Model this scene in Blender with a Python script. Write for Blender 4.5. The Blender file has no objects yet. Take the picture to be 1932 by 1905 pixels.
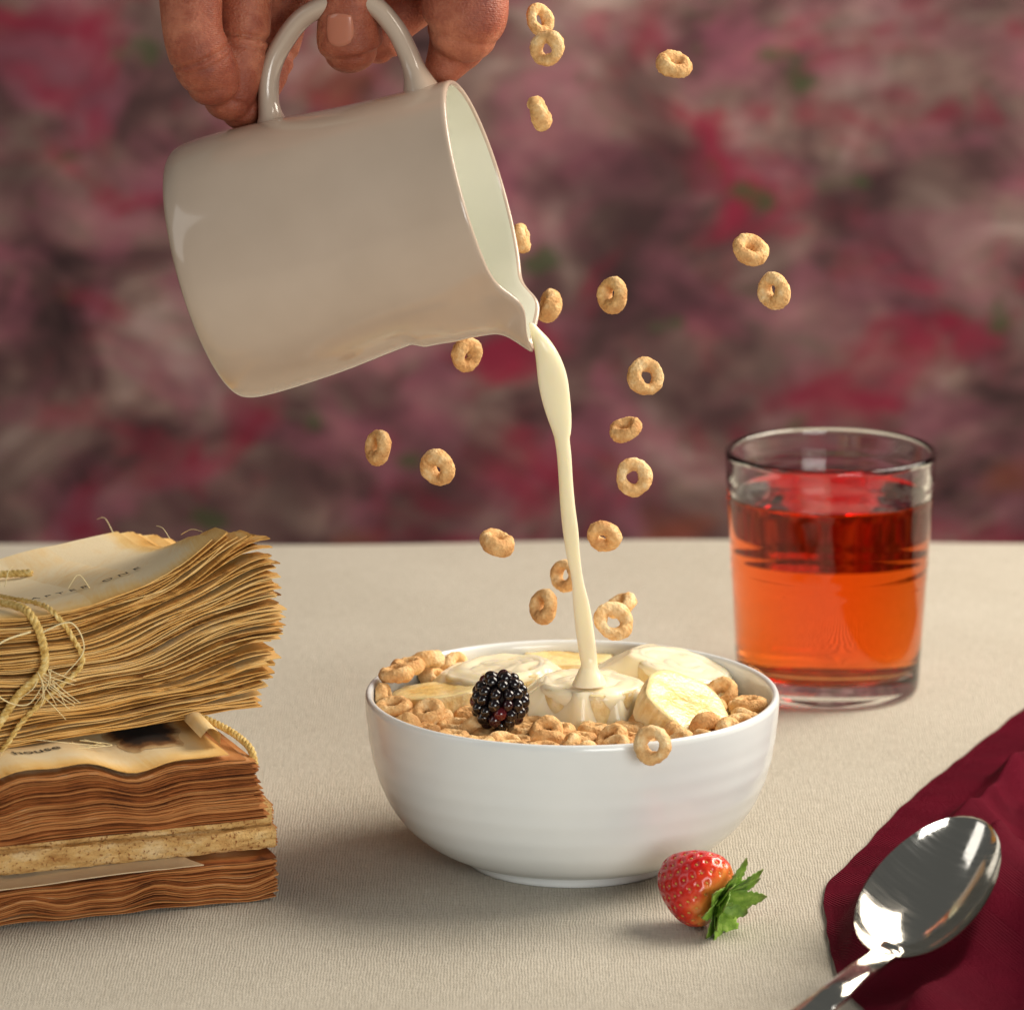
import bpy, bmesh, math, random
from mathutils import Vector, Matrix, noise, Euler

random.seed(7)
S = bpy.context.scene
COL = S.collection
PI = math.pi

# ------------------------------------------------------------------ camera
PITCH = math.radians(13.0)
CAM = Vector((0.0, -1.7106, 0.5179))
HFOV = math.radians(11.15)
FPX = 966.0 / math.tan(HFOV / 2)
FWD = Vector((0, math.cos(PITCH), -math.sin(PITCH)))
UPV = Vector((0, math.sin(PITCH), math.cos(PITCH)))
RIGHT = Vector((1, 0, 0))
cd = bpy.data.cameras.new('camera')
cam = bpy.data.objects.new('camera', cd)
COL.objects.link(cam)
cam.location = CAM
cam.rotation_euler = (PI / 2 - PITCH, 0, 0)
cd.sensor_fit = 'HORIZONTAL'
cd.sensor_width = 36.0
cd.angle = HFOV
cd.clip_start = 0.05
cd.clip_end = 60
cd.dof.use_dof = True
cd.dof.focus_distance = 1.745
cd.dof.aperture_fstop = 14.0
S.camera = cam

# ------------------------------------------------------------------ world and lamps
W = bpy.data.worlds.new('World')
S.world = W
W.use_nodes = True
W.node_tree.nodes['Background'].inputs[0].default_value = (0.90, 0.92, 0.88, 1)
W.node_tree.nodes['Background'].inputs[1].default_value = 0.11


def lamp(name, loc, target, sx, sy, power, color):
    ld = bpy.data.lights.new(name, 'AREA')
    ld.shape = 'RECTANGLE'
    ld.size, ld.size_y, ld.energy, ld.color = sx, sy, power, color
    o = bpy.data.objects.new(name, ld)
    COL.objects.link(o)
    o.location = loc
    o.rotation_euler = (Vector(target) - Vector(loc)).to_track_quat('-Z', 'Y').to_euler()
    return o


lamp('key_softbox', (0.86, 0.34, 0.80), (0.05, 0.05, 0.05), 0.90, 0.90, 25.0, (1.0, 0.90, 0.76))
lamp('front_fill', (0.75, -1.95, 0.42), (0.0, 0.0, 0.06), 1.1, 0.7, 21.0, (1.0, 0.98, 0.93))  # added low front light, brightens the bowl front and page edges
lamp('side_softbox', (-1.30, -0.55, 0.85), (0.0, 0.0, 0.06), 0.7, 1.1, 3.5, (1.0, 0.97, 0.92))
lamp('backdrop_fill', (0.75, 0.45, 0.95), (0.05, 1.1, -0.02), 0.35, 0.35, 3.5, (1.0, 0.92, 0.86))  # added light for the backdrop, which the key barely reaches

S.view_settings.view_transform = 'Standard'
S.view_settings.look = 'None'
S.view_settings.exposure = 0.0
S.view_settings.gamma = 1.0
S.view_settings.use_curve_mapping = False
S.render.engine = 'CYCLES'
S.cycles.use_denoising = True
S.cycles.max_bounces = 10
S.cycles.transmission_bounces = 10
S.cycles.glossy_bounces = 4
S.cycles.diffuse_bounces = 3
S.cycles.transparent_max_bounces = 12
S.cycles.caustics_refractive = True
S.cycles.caustics_reflective = True
S.cycles.blur_glossy = 0.6
S.cycles.sample_clamp_indirect = 6.0


# ------------------------------------------------------------------ placing helpers
def ray(u, v):
    return RIGHT * ((u - 966) / FPX) + UPV * (-(v - 952.5) / FPX) + FWD


def at_depth(u, v, t):
    return CAM + ray(u, v) * t


def at_y(u, v, y):
    r = ray(u, v)
    return CAM + r * ((y - CAM.y) / r.y)


def at_z(u, v, z):
    r = ray(u, v)
    return CAM + r * ((z - CAM.z) / r.z)


def smooth(a, b, x):
    t = max(0.0, min(1.0, (x - a) / (b - a)))
    return t * t * (3 - 2 * t)


def lerp(a, b, t):
    return a + (b - a) * t


def catmull(pts, n):
    """points (tuples of any length) -> n samples of a Catmull-Rom curve through them"""
    out = []
    m = len(pts)
    for i in range(n):
        f = i / (n - 1) * (m - 1)
        k = min(int(f), m - 2)
        t = f - k
        p0, p1, p2, p3 = pts[max(k - 1, 0)], pts[k], pts[k + 1], pts[min(k + 2, m - 1)]
        out.append(tuple(0.5 * (2 * b + (c - a) * t + (2 * a - 5 * b + 4 * c - d) * t * t + (3 * b - a - 3 * c + d) * t ** 3)
                         for a, b, c, d in zip(p0, p1, p2, p3)))
    return out


# ------------------------------------------------------------------ object helpers
def mesh_obj(name, verts, faces, mat, parent=None, sm=True, loc=None, attr=None, sharp=None):
    me = bpy.data.meshes.new(name)
    me.from_pydata([tuple(v) for v in verts], [], faces)
    me.validate()
    me.update()
    if sm:
        me.shade_smooth()
        if sharp:
            me.set_sharp_from_angle(angle=math.radians(sharp))
    if mat:
        me.materials.append(mat)
    if attr:
        for nm, vals in attr.items():
            a = me.attributes.new(nm, 'FLOAT', 'POINT')
            a.data.foreach_set('value', vals)
    o = bpy.data.objects.new(name, me)
    COL.objects.link(o)
    if loc is not None:
        o.location = loc
    if parent:
        o.parent = parent
    return o


def tag(o, label=None, cat=None, group=None, kind=None):
    if label:
        o['label'] = label
    if cat:
        o['category'] = cat
    if group:
        o['group'] = group
    if kind:
        o['kind'] = kind
    return o


def empty(name, loc=(0, 0, 0), mtx=None):
    o = bpy.data.objects.new(name, None)
    o.empty_display_size = 0.01
    COL.objects.link(o)
    if mtx is not None:
        o.matrix_world = mtx
    else:
        o.location = loc
    return o


def frame(origin, xa, za):
    za = Vector(za).normalized()
    xa = (Vector(xa) - za * Vector(xa).dot(za)).normalized()
    ya = za.cross(xa)
    m = Matrix((xa, ya, za)).transposed().to_4x4()
    m.translation = Vector(origin)
    return m


def lathe(profile, n=96, fn=None, cap0=True, cap1=True):
    """profile [(r,z)] -> verts, faces; fn(r,z,phi,i)->(x,y,z)"""
    V, F = [], []
    m = len(profile)
    for i, (r, z) in enumerate(profile):
        for j in range(n):
            ph = 2 * PI * j / n
            V.append(fn(r, z, ph, i) if fn else (r * math.cos(ph), r * math.sin(ph), z))
    for i in range(m - 1):
        for j in range(n):
            k = (j + 1) % n
            F.append((i * n + j, i * n + k, (i + 1) * n + k, (i + 1) * n + j))
    if cap0:
        F.append(tuple(reversed(range(n))))
    if cap1:
        F.append(tuple(range((m - 1) * n, m * n)))
    return V, F


def resample(profile, n):
    P = catmull(profile, n)
    return [(max(r, 0.0), z) for r, z in P]


def tube(points, radii, seg=10, flat=1.0, side=None, caps=True):
    """points list of Vector, radii list -> verts, faces of a lofted tube (parallel transport)"""
    V, F = [], []
    n = len(points)
    T = []
    for i in range(n):
        a, b = points[max(i - 1, 0)], points[min(i + 1, n - 1)]
        d = (b - a)
        T.append(d.normalized() if d.length > 1e-9 else Vector((0, 0, 1)))
    ref = Vector(side) if side else (Vector((0, 0, 1)) if abs(T[0].z) < 0.9 else Vector((1, 0, 0)))
    for i in range(n):
        ref = (ref - T[i] * ref.dot(T[i])).normalized()
        bi = T[i].cross(ref)
        for j in range(seg):
            a = 2 * PI * j / seg
            V.append(points[i] + ref * (math.cos(a) * radii[i] * flat) + bi * (math.sin(a) * radii[i]))
    for i in range(n - 1):
        for j in range(seg):
            k = (j + 1) % seg
            F.append((i * seg + j, i * seg + k, (i + 1) * seg + k, (i + 1) * seg + j))
    if caps:
        F.append(tuple(reversed(range(seg))))
        F.append(tuple(range((n - 1) * seg, n * seg)))
    return V, F


class MB:
    def __init__(s):
        s.V, s.F = [], []

    def add(s, VF):
        o = len(s.V)
        s.V += [tuple(v) for v in VF[0]]
        s.F += [tuple(i + o for i in f) for f in VF[1]]

    def build(s, name, mat, parent=None, **k):
        return mesh_obj(name, s.V, s.F, mat, parent, **k)


# ------------------------------------------------------------------ materials
def lin(c):
    return tuple(((x / 255) / 12.92 if x / 255 <= 0.04045 else ((x / 255 + 0.055) / 1.055) ** 2.4) for x in c) + (1,)


def new_mat(name):
    m = bpy.data.materials.new(name)
    m.use_nodes = True
    nt = m.node_tree
    return m, nt, nt.nodes['Principled BSDF']


def nd(nt, typ, **k):
    n = nt.nodes.new(typ)
    for a, v in k.items():
        if a.startswith('i_'):
            key = a[2:]
            n.inputs[int(key) if key.isdigit() else key.replace('_', ' ')].default_value = v
        else:
            setattr(n, a, v)
    return n


def noise_tex(nt, scale, detail=4, rough=0.55, vec=None, dist=0.0):
    n = nd(nt, 'ShaderNodeTexNoise')
    n.inputs['Scale'].default_value = scale
    n.inputs['Detail'].default_value = detail
    n.inputs['Roughness'].default_value = rough
    n.inputs['Distortion'].default_value = dist
    if vec:
        nt.links.new(vec, n.inputs['Vector'])
    return n.outputs['Fac']


def ramp(nt, fac, stops):
    r = nd(nt, 'ShaderNodeValToRGB')
    e = r.color_ramp.elements
    while len(e) < len(stops):
        e.new(0.5)
    for k, (p, c) in enumerate(stops):
        e[k].position = p
        e[k].color = c if len(c) == 4 else lin(c)
    nt.links.new(fac, r.inputs['Fac'])
    return r.outputs['Color']


def mix(nt, fac, a, b, mode='MIX'):
    m = nd(nt, 'ShaderNodeMix', data_type='RGBA', blend_type=mode)
    for sock, val in ((m.inputs[0], fac), (m.inputs[6], a), (m.inputs[7], b)):
        if isinstance(val, (int, float, tuple)):
            sock.default_value = val
        else:
            nt.links.new(val, sock)
    return m.outputs[2]


def math_n(nt, op, a, b=0.0, c=None):
    m = nd(nt, 'ShaderNodeMath', operation=op)
    for k, val in enumerate((a, b) if c is None else (a, b, c)):
        if isinstance(val, (int, float)):
            m.inputs[k].default_value = val
        else:
            nt.links.new(val, m.inputs[k])
    return m.outputs[0]


def bump(nt, bs, height, strength=0.3, dist=0.001):
    b = nd(nt, 'ShaderNodeBump')
    b.inputs['Strength'].default_value = strength
    b.inputs['Distance'].default_value = dist
    nt.links.new(height, b.inputs['Height'])
    nt.links.new(b.outputs[0], bs.inputs['Normal'])
    return b


def coords(nt, kind='Object', scale=None):
    t = nd(nt, 'ShaderNodeTexCoord').outputs[kind]
    if scale:
        mp = nd(nt, 'ShaderNodeMapping')
        mp.inputs['Scale'].default_value = scale
        nt.links.new(t, mp.inputs['Vector'])
        return mp.outputs[0]
    return t


def simple(name, col, rough=0.5, **k):
    m, nt, b = new_mat(name)
    b.inputs['Base Color'].default_value = lin(col)
    b.inputs['Roughness'].default_value = rough
    for a, v in k.items():
        b.inputs[a.replace('_', ' ')].default_value = v
    return m


def m_ceramic(name, c1, c2, rough):
    m, nt, b = new_mat(name)
    co = coords(nt)
    f = noise_tex(nt, 30, 3, vec=co)
    nt.links.new(ramp(nt, f, [(0.3, c1), (0.7, c2)]), b.inputs['Base Color'])
    b.inputs['Roughness'].default_value = rough
    b.inputs['Coat Weight'].default_value = 0.35
    b.inputs['Coat Roughness'].default_value = 0.06
    bump(nt, b, noise_tex(nt, 90, 2, vec=co), 0.06, 0.0006)
    return m


M = {}
M['bowl'] = m_ceramic('bowl_porcelain', (230, 235, 236), (236, 240, 240), 0.22)
M['mug'] = m_ceramic('mug_porcelain_shaded', (190, 171, 153), (198, 179, 161), 0.16)  # white porcelain; its shade is put into this darker base colour


M['mug_inside'] = m_ceramic('mug_porcelain_inside', (226, 226, 208), (231, 230, 214), 0.25)  # paler inside, without the shade painted into the outside


def m_linen():
    m, nt, b = new_mat('linen')
    co = coords(nt)
    # warp and weft threads
    w1 = nd(nt, 'ShaderNodeTexWave', wave_type='BANDS', bands_direction='X')
    w2 = nd(nt, 'ShaderNodeTexWave', wave_type='BANDS', bands_direction='Y')
    for w in (w1, w2):
        w.inputs['Scale'].default_value = 320
        w.inputs['Distortion'].default_value = 5.0
        w.inputs['Detail'].default_value = 2
        w.inputs['Detail Scale'].default_value = 0.35
        nt.links.new(co, w.inputs['Vector'])
    thread_x = noise_tex(nt, 1.0, 3, vec=coords(nt, scale=(1100, 90, 1)))
    thread_y = noise_tex(nt, 1.0, 3, vec=coords(nt, scale=(90, 1100, 1)))
    th = math_n(nt, 'ADD', math_n(nt, 'MULTIPLY', thread_x, 0.5), math_n(nt, 'MULTIPLY', thread_y, 0.5))
    big = noise_tex(nt, 9, 4, vec=co)
    c = ramp(nt, th, [(0.30, (152, 143, 125)), (0.5, (190, 182, 165)), (0.72, (216, 210, 196))])
    c = mix(nt, 0.35, c, ramp(nt, noise_tex(nt, 620, 4, 0.7, co), [(0.3, (146, 138, 120)), (0.7, (218, 212, 198))]))
    c = mix(nt, 0.30, c, ramp(nt, big, [(0.3, (174, 165, 147)), (0.7, (204, 197, 182))]))
    sp = noise_tex(nt, 230, 1, vec=co)
    spk = ramp(nt, sp, [(0.76, (0, 0, 0, 1)), (0.80, (1, 1, 1, 1))])
    c = mix(nt, math_n(nt, 'MULTIPLY', spk, 0.55), c, lin((110, 92, 76)))
    nt.links.new(c, b.inputs['Base Color'])
    b.inputs['Roughness'].default_value = 0.92
    b.inputs['Sheen Weight'].default_value = 0.15
    h = math_n(nt, 'MULTIPLY', math_n(nt, 'ADD', w1.outputs['Fac'], w2.outputs['Fac']), 0.35)
    h = math_n(nt, 'ADD', h, math_n(nt, 'MULTIPLY', th, 1.2))
    h = math_n(nt, 'ADD', h, math_n(nt, 'MULTIPLY', noise_tex(nt, 750, 3, 0.65, co), 1.6))
    bump(nt, b, h, 0.7, 0.0007)
    return m


def m_backdrop():
    m, nt, b = new_mat('painted_backdrop')
    co = coords(nt, scale=(1.0, 1.0, 1.35))
    mp = nd(nt, 'ShaderNodeMapping')
    mp.inputs['Rotation'].default_value = (0, 0.45, 0)
    nt.links.new(co, mp.inputs['Vector'])
    co2 = mp.outputs[0]
    base = ramp(nt, noise_tex(nt, 11.5, 5, 0.6, co, 0.8), [(0.32, (52, 30, 33)), (0.45, (104, 72, 72)), (0.57, (142, 116, 108)), (0.70, (190, 166, 158))])
    pk = ramp(nt, noise_tex(nt, 15, 5, 0.6, co2, 0.9), [(0.46, (0, 0, 0, 1)), (0.64, (1, 1, 1, 1))])
    c = mix(nt, math_n(nt, 'MULTIPLY', pk, 0.52), base, lin((178, 100, 122)))
    off = nd(nt, 'ShaderNodeMapping')
    off.inputs['Location'].default_value = (3.3, 0, 7.1)
    nt.links.new(co2, off.inputs['Vector'])
    cr = ramp(nt, noise_tex(nt, 11, 5, 0.6, off.outputs[0], 0.6), [(0.54, (0, 0, 0, 1)), (0.66, (1, 1, 1, 1))])
    c = mix(nt, math_n(nt, 'MULTIPLY', cr, 0.85), c, lin((150, 20, 58)))
    off2 = nd(nt, 'ShaderNodeMapping')
    off2.inputs['Location'].default_value = (-5.3, 0, 2.6)
    nt.links.new(co, off2.inputs['Vector'])
    dk = ramp(nt, noise_tex(nt, 5.5, 4, 0.6, off2.outputs[0], 0.6), [(0.50, (0, 0, 0, 1)), (0.68, (1, 1, 1, 1))])
    c = mix(nt, math_n(nt, 'MULTIPLY', dk, 0.7), c, lin((58, 36, 38)))
    off3 = nd(nt, 'ShaderNodeMapping')
    off3.inputs['Location'].default_value = (9.7, 0, -4.1)
    nt.links.new(co, off3.inputs['Vector'])
    gr = ramp(nt, noise_tex(nt, 26, 2, 0.5, off3.outputs[0]), [(0.66, (0, 0, 0, 1)), (0.73, (1, 1, 1, 1))])
    c = mix(nt, math_n(nt, 'MULTIPLY', gr, 0.7), c, lin((62, 84, 44)))
    off4 = nd(nt, 'ShaderNodeMapping')
    off4.inputs['Location'].default_value = (1.9, 0, 12.3)
    nt.links.new(co2, off4.inputs['Vector'])
    orr = ramp(nt, noise_tex(nt, 11, 2, 0.5, off4.outputs[0]), [(0.66, (0, 0, 0, 1)), (0.76, (1, 1, 1, 1))])
    c = mix(nt, math_n(nt, 'MULTIPLY', orr, 0.6), c, lin((150, 72, 40)))
    st = noise_tex(nt, 1.0, 4, 0.65, coords(nt, scale=(22, 1, 34)), 1.6)
    c = mix(nt, 0.4, c, ramp(nt, st, [(0.3, (92, 70, 70)), (0.5, (128, 128, 128)), (0.72, (190, 176, 172))]), 'OVERLAY')
    nt.links.new(c, b.inputs['Base Color'])
    b.inputs['Roughness'].default_value = 0.95
    bump(nt, b, noise_tex(nt, 600, 2, vec=co), 0.3, 0.001)
    return m


def m_paper(name, inner, mid, edge, dark):
    """aged paper: pale in the middle of the sheet, foxed and browned at its edges (attribute edge)"""
    m, nt, b = new_mat(name)
    co = coords(nt)
    at = nd(nt, 'ShaderNodeAttribute', attribute_name='edge').outputs['Fac']
    tone = nd(nt, 'ShaderNodeObjectInfo').outputs['Random']
    n1 = noise_tex(nt, 60, 4, vec=co)
    n2 = noise_tex(nt, 1.0, 3, vec=coords(nt, scale=(45, 45, 2200)))
    e = math_n(nt, 'ADD', at, math_n(nt, 'MULTIPLY', math_n(nt, 'SUBTRACT', n1, 0.5), 0.5))
    e = math_n(nt, 'ADD', e, math_n(nt, 'MULTIPLY', math_n(nt, 'SUBTRACT', n2, 0.5), 0.55))
    e = math_n(nt, 'ADD', e, math_n(nt, 'MULTIPLY', math_n(nt, 'SUBTRACT', tone, 0.5), 0.5))
    c = ramp(nt, e, [(0.05, inner), (0.45, mid), (0.80, edge), (1.0, dark)])
    nt.links.new(c, b.inputs['Base Color'])
    b.inputs['Roughness'].default_value = 0.85
    b.inputs['Specular IOR Level'].default_value = 0.25
    b.inputs['Subsurface Weight'].default_value = 0.0
    bump(nt, b, noise_tex(nt, 900, 3, vec=co), 0.25, 0.0004)
    return m


def m_spine():
    m, nt, b = new_mat('dried_glue_spine')
    co = coords(nt)
    n1 = noise_tex(nt, 180, 5, 0.65, coords(nt, scale=(0.35, 1, 1)))
    n2 = noise_tex(nt, 900, 3, 0.6, co)
    c = ramp(nt, n1, [(0.3, (176, 124, 62)), (0.5, (222, 182, 116)), (0.7, (238, 212, 162))])
    c = mix(nt, ramp(nt, n2, [(0.56, (0, 0, 0, 1)), (0.68, (1, 1, 1, 1))]), c, lin((140, 84, 36)))
    nt.links.new(c, b.inputs['Base Color'])
    b.inputs['Roughness'].default_value = 0.8
    bump(nt, b, math_n(nt, 'ADD', n1, n2), 0.7, 0.0012)
    return m


def m_cereal():
    m, nt, b = new_mat('toasted_oat')
    co = coords(nt)
    rnd = nd(nt, 'ShaderNodeObjectInfo').outputs['Random']
    n1 = noise_tex(nt, 260, 4, 0.6, co)
    n2 = noise_tex(nt, 1500, 3, 0.6, co)
    f = math_n(nt, 'ADD', n1, math_n(nt, 'MULTIPLY', math_n(nt, 'SUBTRACT', rnd, 0.5), 0.16))
    c = ramp(nt, f, [(0.30, (204, 150, 94)), (0.50, (232, 186, 126)), (0.70, (246, 216, 166))])
    c = mix(nt, ramp(nt, n2, [(0.60, (0, 0, 0, 1)), (0.76, (0.5, 0.5, 0.5, 1))]), c, lin((168, 106, 56)))
    nt.links.new(c, b.inputs['Base Color'])
    b.inputs['Roughness'].default_value = 0.75
    b.inputs['Specular IOR Level'].default_value = 0.3
    v = nd(nt, 'ShaderNodeTexVoronoi', feature='F1')
    v.inputs['Scale'].default_value = 900
    nt.links.new(co, v.inputs['Vector'])
    bump(nt, b, math_n(nt, 'ADD', math_n(nt, 'ADD', n1, n2), v.outputs['Distance']), 0.55, 0.0006)
    return m


def m_milk():
    m, nt, b = new_mat('milk')
    b.inputs['Base Color'].default_value = lin((255, 239, 205))
    b.inputs['Roughness'].default_value = 0.13
    b.inputs['Subsurface Weight'].default_value = 0.5
    b.inputs['Subsurface Radius'].default_value = (1.0, 0.8, 0.5)
    b.inputs['Subsurface Scale'].default_value = 0.006
    b.inputs['IOR'].default_value = 1.35
    return m


def m_banana(face):
    m, nt, b = new_mat('banana_cut_face' if face else 'banana_side')
    co = coords(nt)
    n1 = noise_tex(nt, 220, 4, 0.6, co)
    if face:
        sep = nd(nt, 'ShaderNodeSeparateXYZ')
        nt.links.new(co, sep.inputs[0])
        rr = math_n(nt, 'SQRT', math_n(nt, 'ADD', math_n(nt, 'POWER', sep.outputs[0], 2.0), math_n(nt, 'POWER', sep.outputs[1], 2.0)))
        ang = math_n(nt, 'ARCTAN2', sep.outputs[1], sep.outputs[0])
        tri = math_n(nt, 'COSINE', math_n(nt, 'MULTIPLY', ang, 3.0))
        k = math_n(nt, 'DIVIDE', rr, 0.017)
        k = math_n(nt, 'ADD', k, math_n(nt, 'MULTIPLY', tri, 0.035))
        k = math_n(nt, 'ADD', k, math_n(nt, 'MULTIPLY', math_n(nt, 'SUBTRACT', n1, 0.5), 0.22))
        c = ramp(nt, k, [(0.05, (214, 176, 104)), (0.22, (238, 208, 136)), (0.42, (232, 196, 122)), (0.55, (248, 222, 154)), (0.95, (248, 226, 170))])
    else:
        st = noise_tex(nt, 1.0, 3, vec=coords(nt, scale=(500, 500, 60)))
        c = ramp(nt, math_n(nt, 'ADD', math_n(nt, 'MULTIPLY', n1, 0.5), math_n(nt, 'MULTIPLY', st, 0.5)),
                 [(0.3, (216, 178, 112)), (0.5, (240, 214, 158)), (0.7, (248, 232, 194))])
    nt.links.new(c, b.inputs['Base Color'])
    b.inputs['Roughness'].default_value = 0.2 if face else 0.36
    b.inputs['Subsurface Weight'].default_value = 0.35
    b.inputs['Subsurface Radius'].default_value = (1.0, 0.7, 0.3)
    b.inputs['Subsurface Scale'].default_value = 0.004
    bump(nt, b, math_n(nt, 'ADD', n1, noise_tex(nt, 700, 2, vec=co)), 0.4, 0.0008)
    return m


def m_skin():
    m, nt, b = new_mat('skin')
    co = coords(nt)
    n1 = noise_tex(nt, 42, 5, 0.65, co)
    c = ramp(nt, n1, [(0.32, (122, 54, 38)), (0.5, (160, 86, 61)), (0.68, (194, 122, 92))])
    n2 = noise_tex(nt, 340, 3, 0.6, co)
    c = mix(nt, ramp(nt, n2, [(0.5, (0, 0, 0, 1)), (0.75, (0.5, 0.5, 0.5, 1))]), c, lin((138, 58, 42)))
    nt.links.new(c, b.inputs['Base Color'])
    b.inputs['Roughness'].default_value = 0.58
    b.inputs['Subsurface Weight'].default_value = 0.35
    b.inputs['Subsurface Radius'].default_value = (1.0, 0.35, 0.2)
    b.inputs['Subsurface Scale'].default_value = 0.004
    v = nd(nt, 'ShaderNodeTexVoronoi', feature='DISTANCE_TO_EDGE')
    v.inputs['Scale'].default_value = 700
    nt.links.new(co, v.inputs['Vector'])
    ridge = nd(nt, 'ShaderNodeTexWave', wave_type='BANDS', bands_direction='Z')
    ridge.inputs['Scale'].default_value = 520
    ridge.inputs['Distortion'].default_value = 5
    ridge.inputs['Detail Scale'].default_value = 0.2
    nt.links.new(co, ridge.inputs['Vector'])
    wr = noise_tex(nt, 1.0, 4, 0.65, coords(nt, scale=(160, 160, 620)))
    h = math_n(nt, 'ADD', math_n(nt, 'MULTIPLY', v.outputs['Distance'], 1.2), math_n(nt, 'MULTIPLY', ridge.outputs['Fac'], 0.16))
    bump(nt, b, math_n(nt, 'ADD', h, math_n(nt, 'MULTIPLY', wr, 0.9)), 0.45, 0.0006)
    return m


def m_glass():
    m, nt, b = new_mat('clear_glass')
    b.inputs['Base Color'].default_value = (0.97, 0.98, 0.97, 1)
    b.inputs['Transmission Weight'].default_value = 1.0
    b.inputs['Roughness'].default_value = 0.0
    b.inputs['IOR'].default_value = 1.47
    return m


def m_juice(ior):
    m, nt, b = new_mat('amber_red_drink')
    b.inputs['Base Color'].default_value = (1, 1, 1, 1)
    b.inputs['Transmission Weight'].default_value = 1.0
    b.inputs['Roughness'].default_value = 0.0
    b.inputs['IOR'].default_value = ior
    va = nd(nt, 'ShaderNodeVolumeAbsorption')
    va.inputs['Color'].default_value = (0.998, 0.56, 0.0, 1)
    va.inputs['Density'].default_value = 75.0
    nt.links.new(va.outputs[0], nt.nodes['Material Output'].inputs['Volume'])
    return m


def m_steel():
    m, nt, b = new_mat('polished_steel')
    co = coords(nt)
    b.inputs['Base Color'].default_value = (0.72, 0.69, 0.63, 1)
    b.inputs['Metallic'].default_value = 1.0
    sc = noise_tex(nt, 1.0, 4, vec=coords(nt, scale=(900, 60, 60)))
    nt.links.new(ramp(nt, sc, [(0.35, (0.07, 0.07, 0.07, 1)), (0.75, (0.20, 0.20, 0.20, 1))]), b.inputs['Roughness'])
    bump(nt, b, noise_tex(nt, 220, 3, vec=co), 0.03, 0.0005)
    return m


def m_napkin():
    m, nt, b = new_mat('crimson_napkin_cloth')
    co = coords(nt)
    mp = nd(nt, 'ShaderNodeMapping')
    mp.inputs['Rotation'].default_value = (0, 0, math.radians(-38))
    nt.links.new(co, mp.inputs['Vector'])
    vec = mp.outputs[0]

    def wave(d, s, dist=0.4):
        w = nd(nt, 'ShaderNodeTexWave', wave_type='BANDS', bands_direction=d)
        w.inputs['Scale'].default_value = s
        w.inputs['Distortion'].default_value = dist
        nt.links.new(vec, w.inputs['Vector'])
        return w.outputs['Fac']
    twill = wave('DIAGONAL', 400)
    mp2 = nd(nt, 'ShaderNodeMapping')
    mp2.inputs['Rotation'].default_value = (0, 0, math.radians(60))
    nt.links.new(vec, mp2.inputs['Vector'])
    w3 = nd(nt, 'ShaderNodeTexWave', wave_type='BANDS', bands_direction='DIAGONAL')
    w3.inputs['Scale'].default_value = 400
    nt.links.new(mp2.outputs[0], w3.inputs['Vector'])
    band = ramp(nt, wave('X', 16, 1.5), [(0.47, (0, 0, 0, 1)), (0.53, (1, 1, 1, 1))])
    h = mix(nt, band, twill, w3.outputs['Fac'])
    n1 = noise_tex(nt, 40, 4, 0.6, co)
    c = ramp(nt, n1, [(0.3, (68, 5, 22)), (0.7, (88, 8, 30))])
    c = mix(nt, math_n(nt, 'MULTIPLY', h, 0.34), c, lin((126, 18, 44)))
    nt.links.new(c, b.inputs['Base Color'])
    b.inputs['Roughness'].default_value = 0.8
    b.inputs['Specular IOR Level'].default_value = 0.05
    b.inputs['Sheen Weight'].default_value = 0.0
    b.inputs['Sheen Roughness'].default_value = 0.4
    b.inputs['Sheen Tint'].default_value = lin((190, 80, 100))
    bump(nt, b, math_n(nt, 'ADD', h, noise_tex(nt, 1400, 2, vec=co)), 0.7, 0.0008)
    return m


def m_strawberry():
    m, nt, b = new_mat('strawberry_flesh')
    co = coords(nt)
    sep = nd(nt, 'ShaderNodeSeparateXYZ')
    nt.links.new(co, sep.inputs[0])
    n1 = noise_tex(nt, 180, 3, 0.6, co)
    k = math_n(nt, 'ADD', math_n(nt, 'MULTIPLY', sep.outputs[2], 1 / 0.026), math_n(nt, 'MULTIPLY', math_n(nt, 'SUBTRACT', n1, 0.5), 0.35))
    c = ramp(nt, k, [(0.0, (236, 140, 66)), (0.12, (222, 62, 30)), (0.32, (200, 10, 14)), (1.0, (158, 4, 16))])
    nt.links.new(c, b.inputs['Base Color'])
    b.inputs['Roughness'].default_value = 0.25
    b.inputs['Subsurface Weight'].default_value = 0.25
    b.inputs['Subsurface Radius'].default_value = (1, 0.2, 0.1)
    b.inputs['Subsurface Scale'].default_value = 0.003
    b.inputs['Coat Weight'].default_value = 0.4
    b.inputs['Coat Roughness'].default_value = 0.12
    bump(nt, b, noise_tex(nt, 800, 2, vec=co), 0.3, 0.0006)
    return m


def m_leaf():
    m, nt, b = new_mat('strawberry_leaf')
    co = coords(nt)
    n1 = noise_tex(nt, 260, 4, 0.6, co)
    at = nd(nt, 'ShaderNodeAttribute', attribute_name='edge').outputs['Fac']
    c = ramp(nt, n1, [(0.3, (84, 124, 38)), (0.55, (132, 172, 60)), (0.75, (174, 204, 100))])
    c = mix(nt, math_n(nt, 'MULTIPLY', at, 0.7), c, lin((84, 66, 30)))
    nt.links.new(c, b.inputs['Base Color'])
    b.inputs['Roughness'].default_value = 0.5
    b.inputs['Subsurface Weight'].default_value = 0.0
    bump(nt, b, noise_tex(nt, 1200, 2, vec=co), 0.4, 0.0005)
    return m


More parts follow.
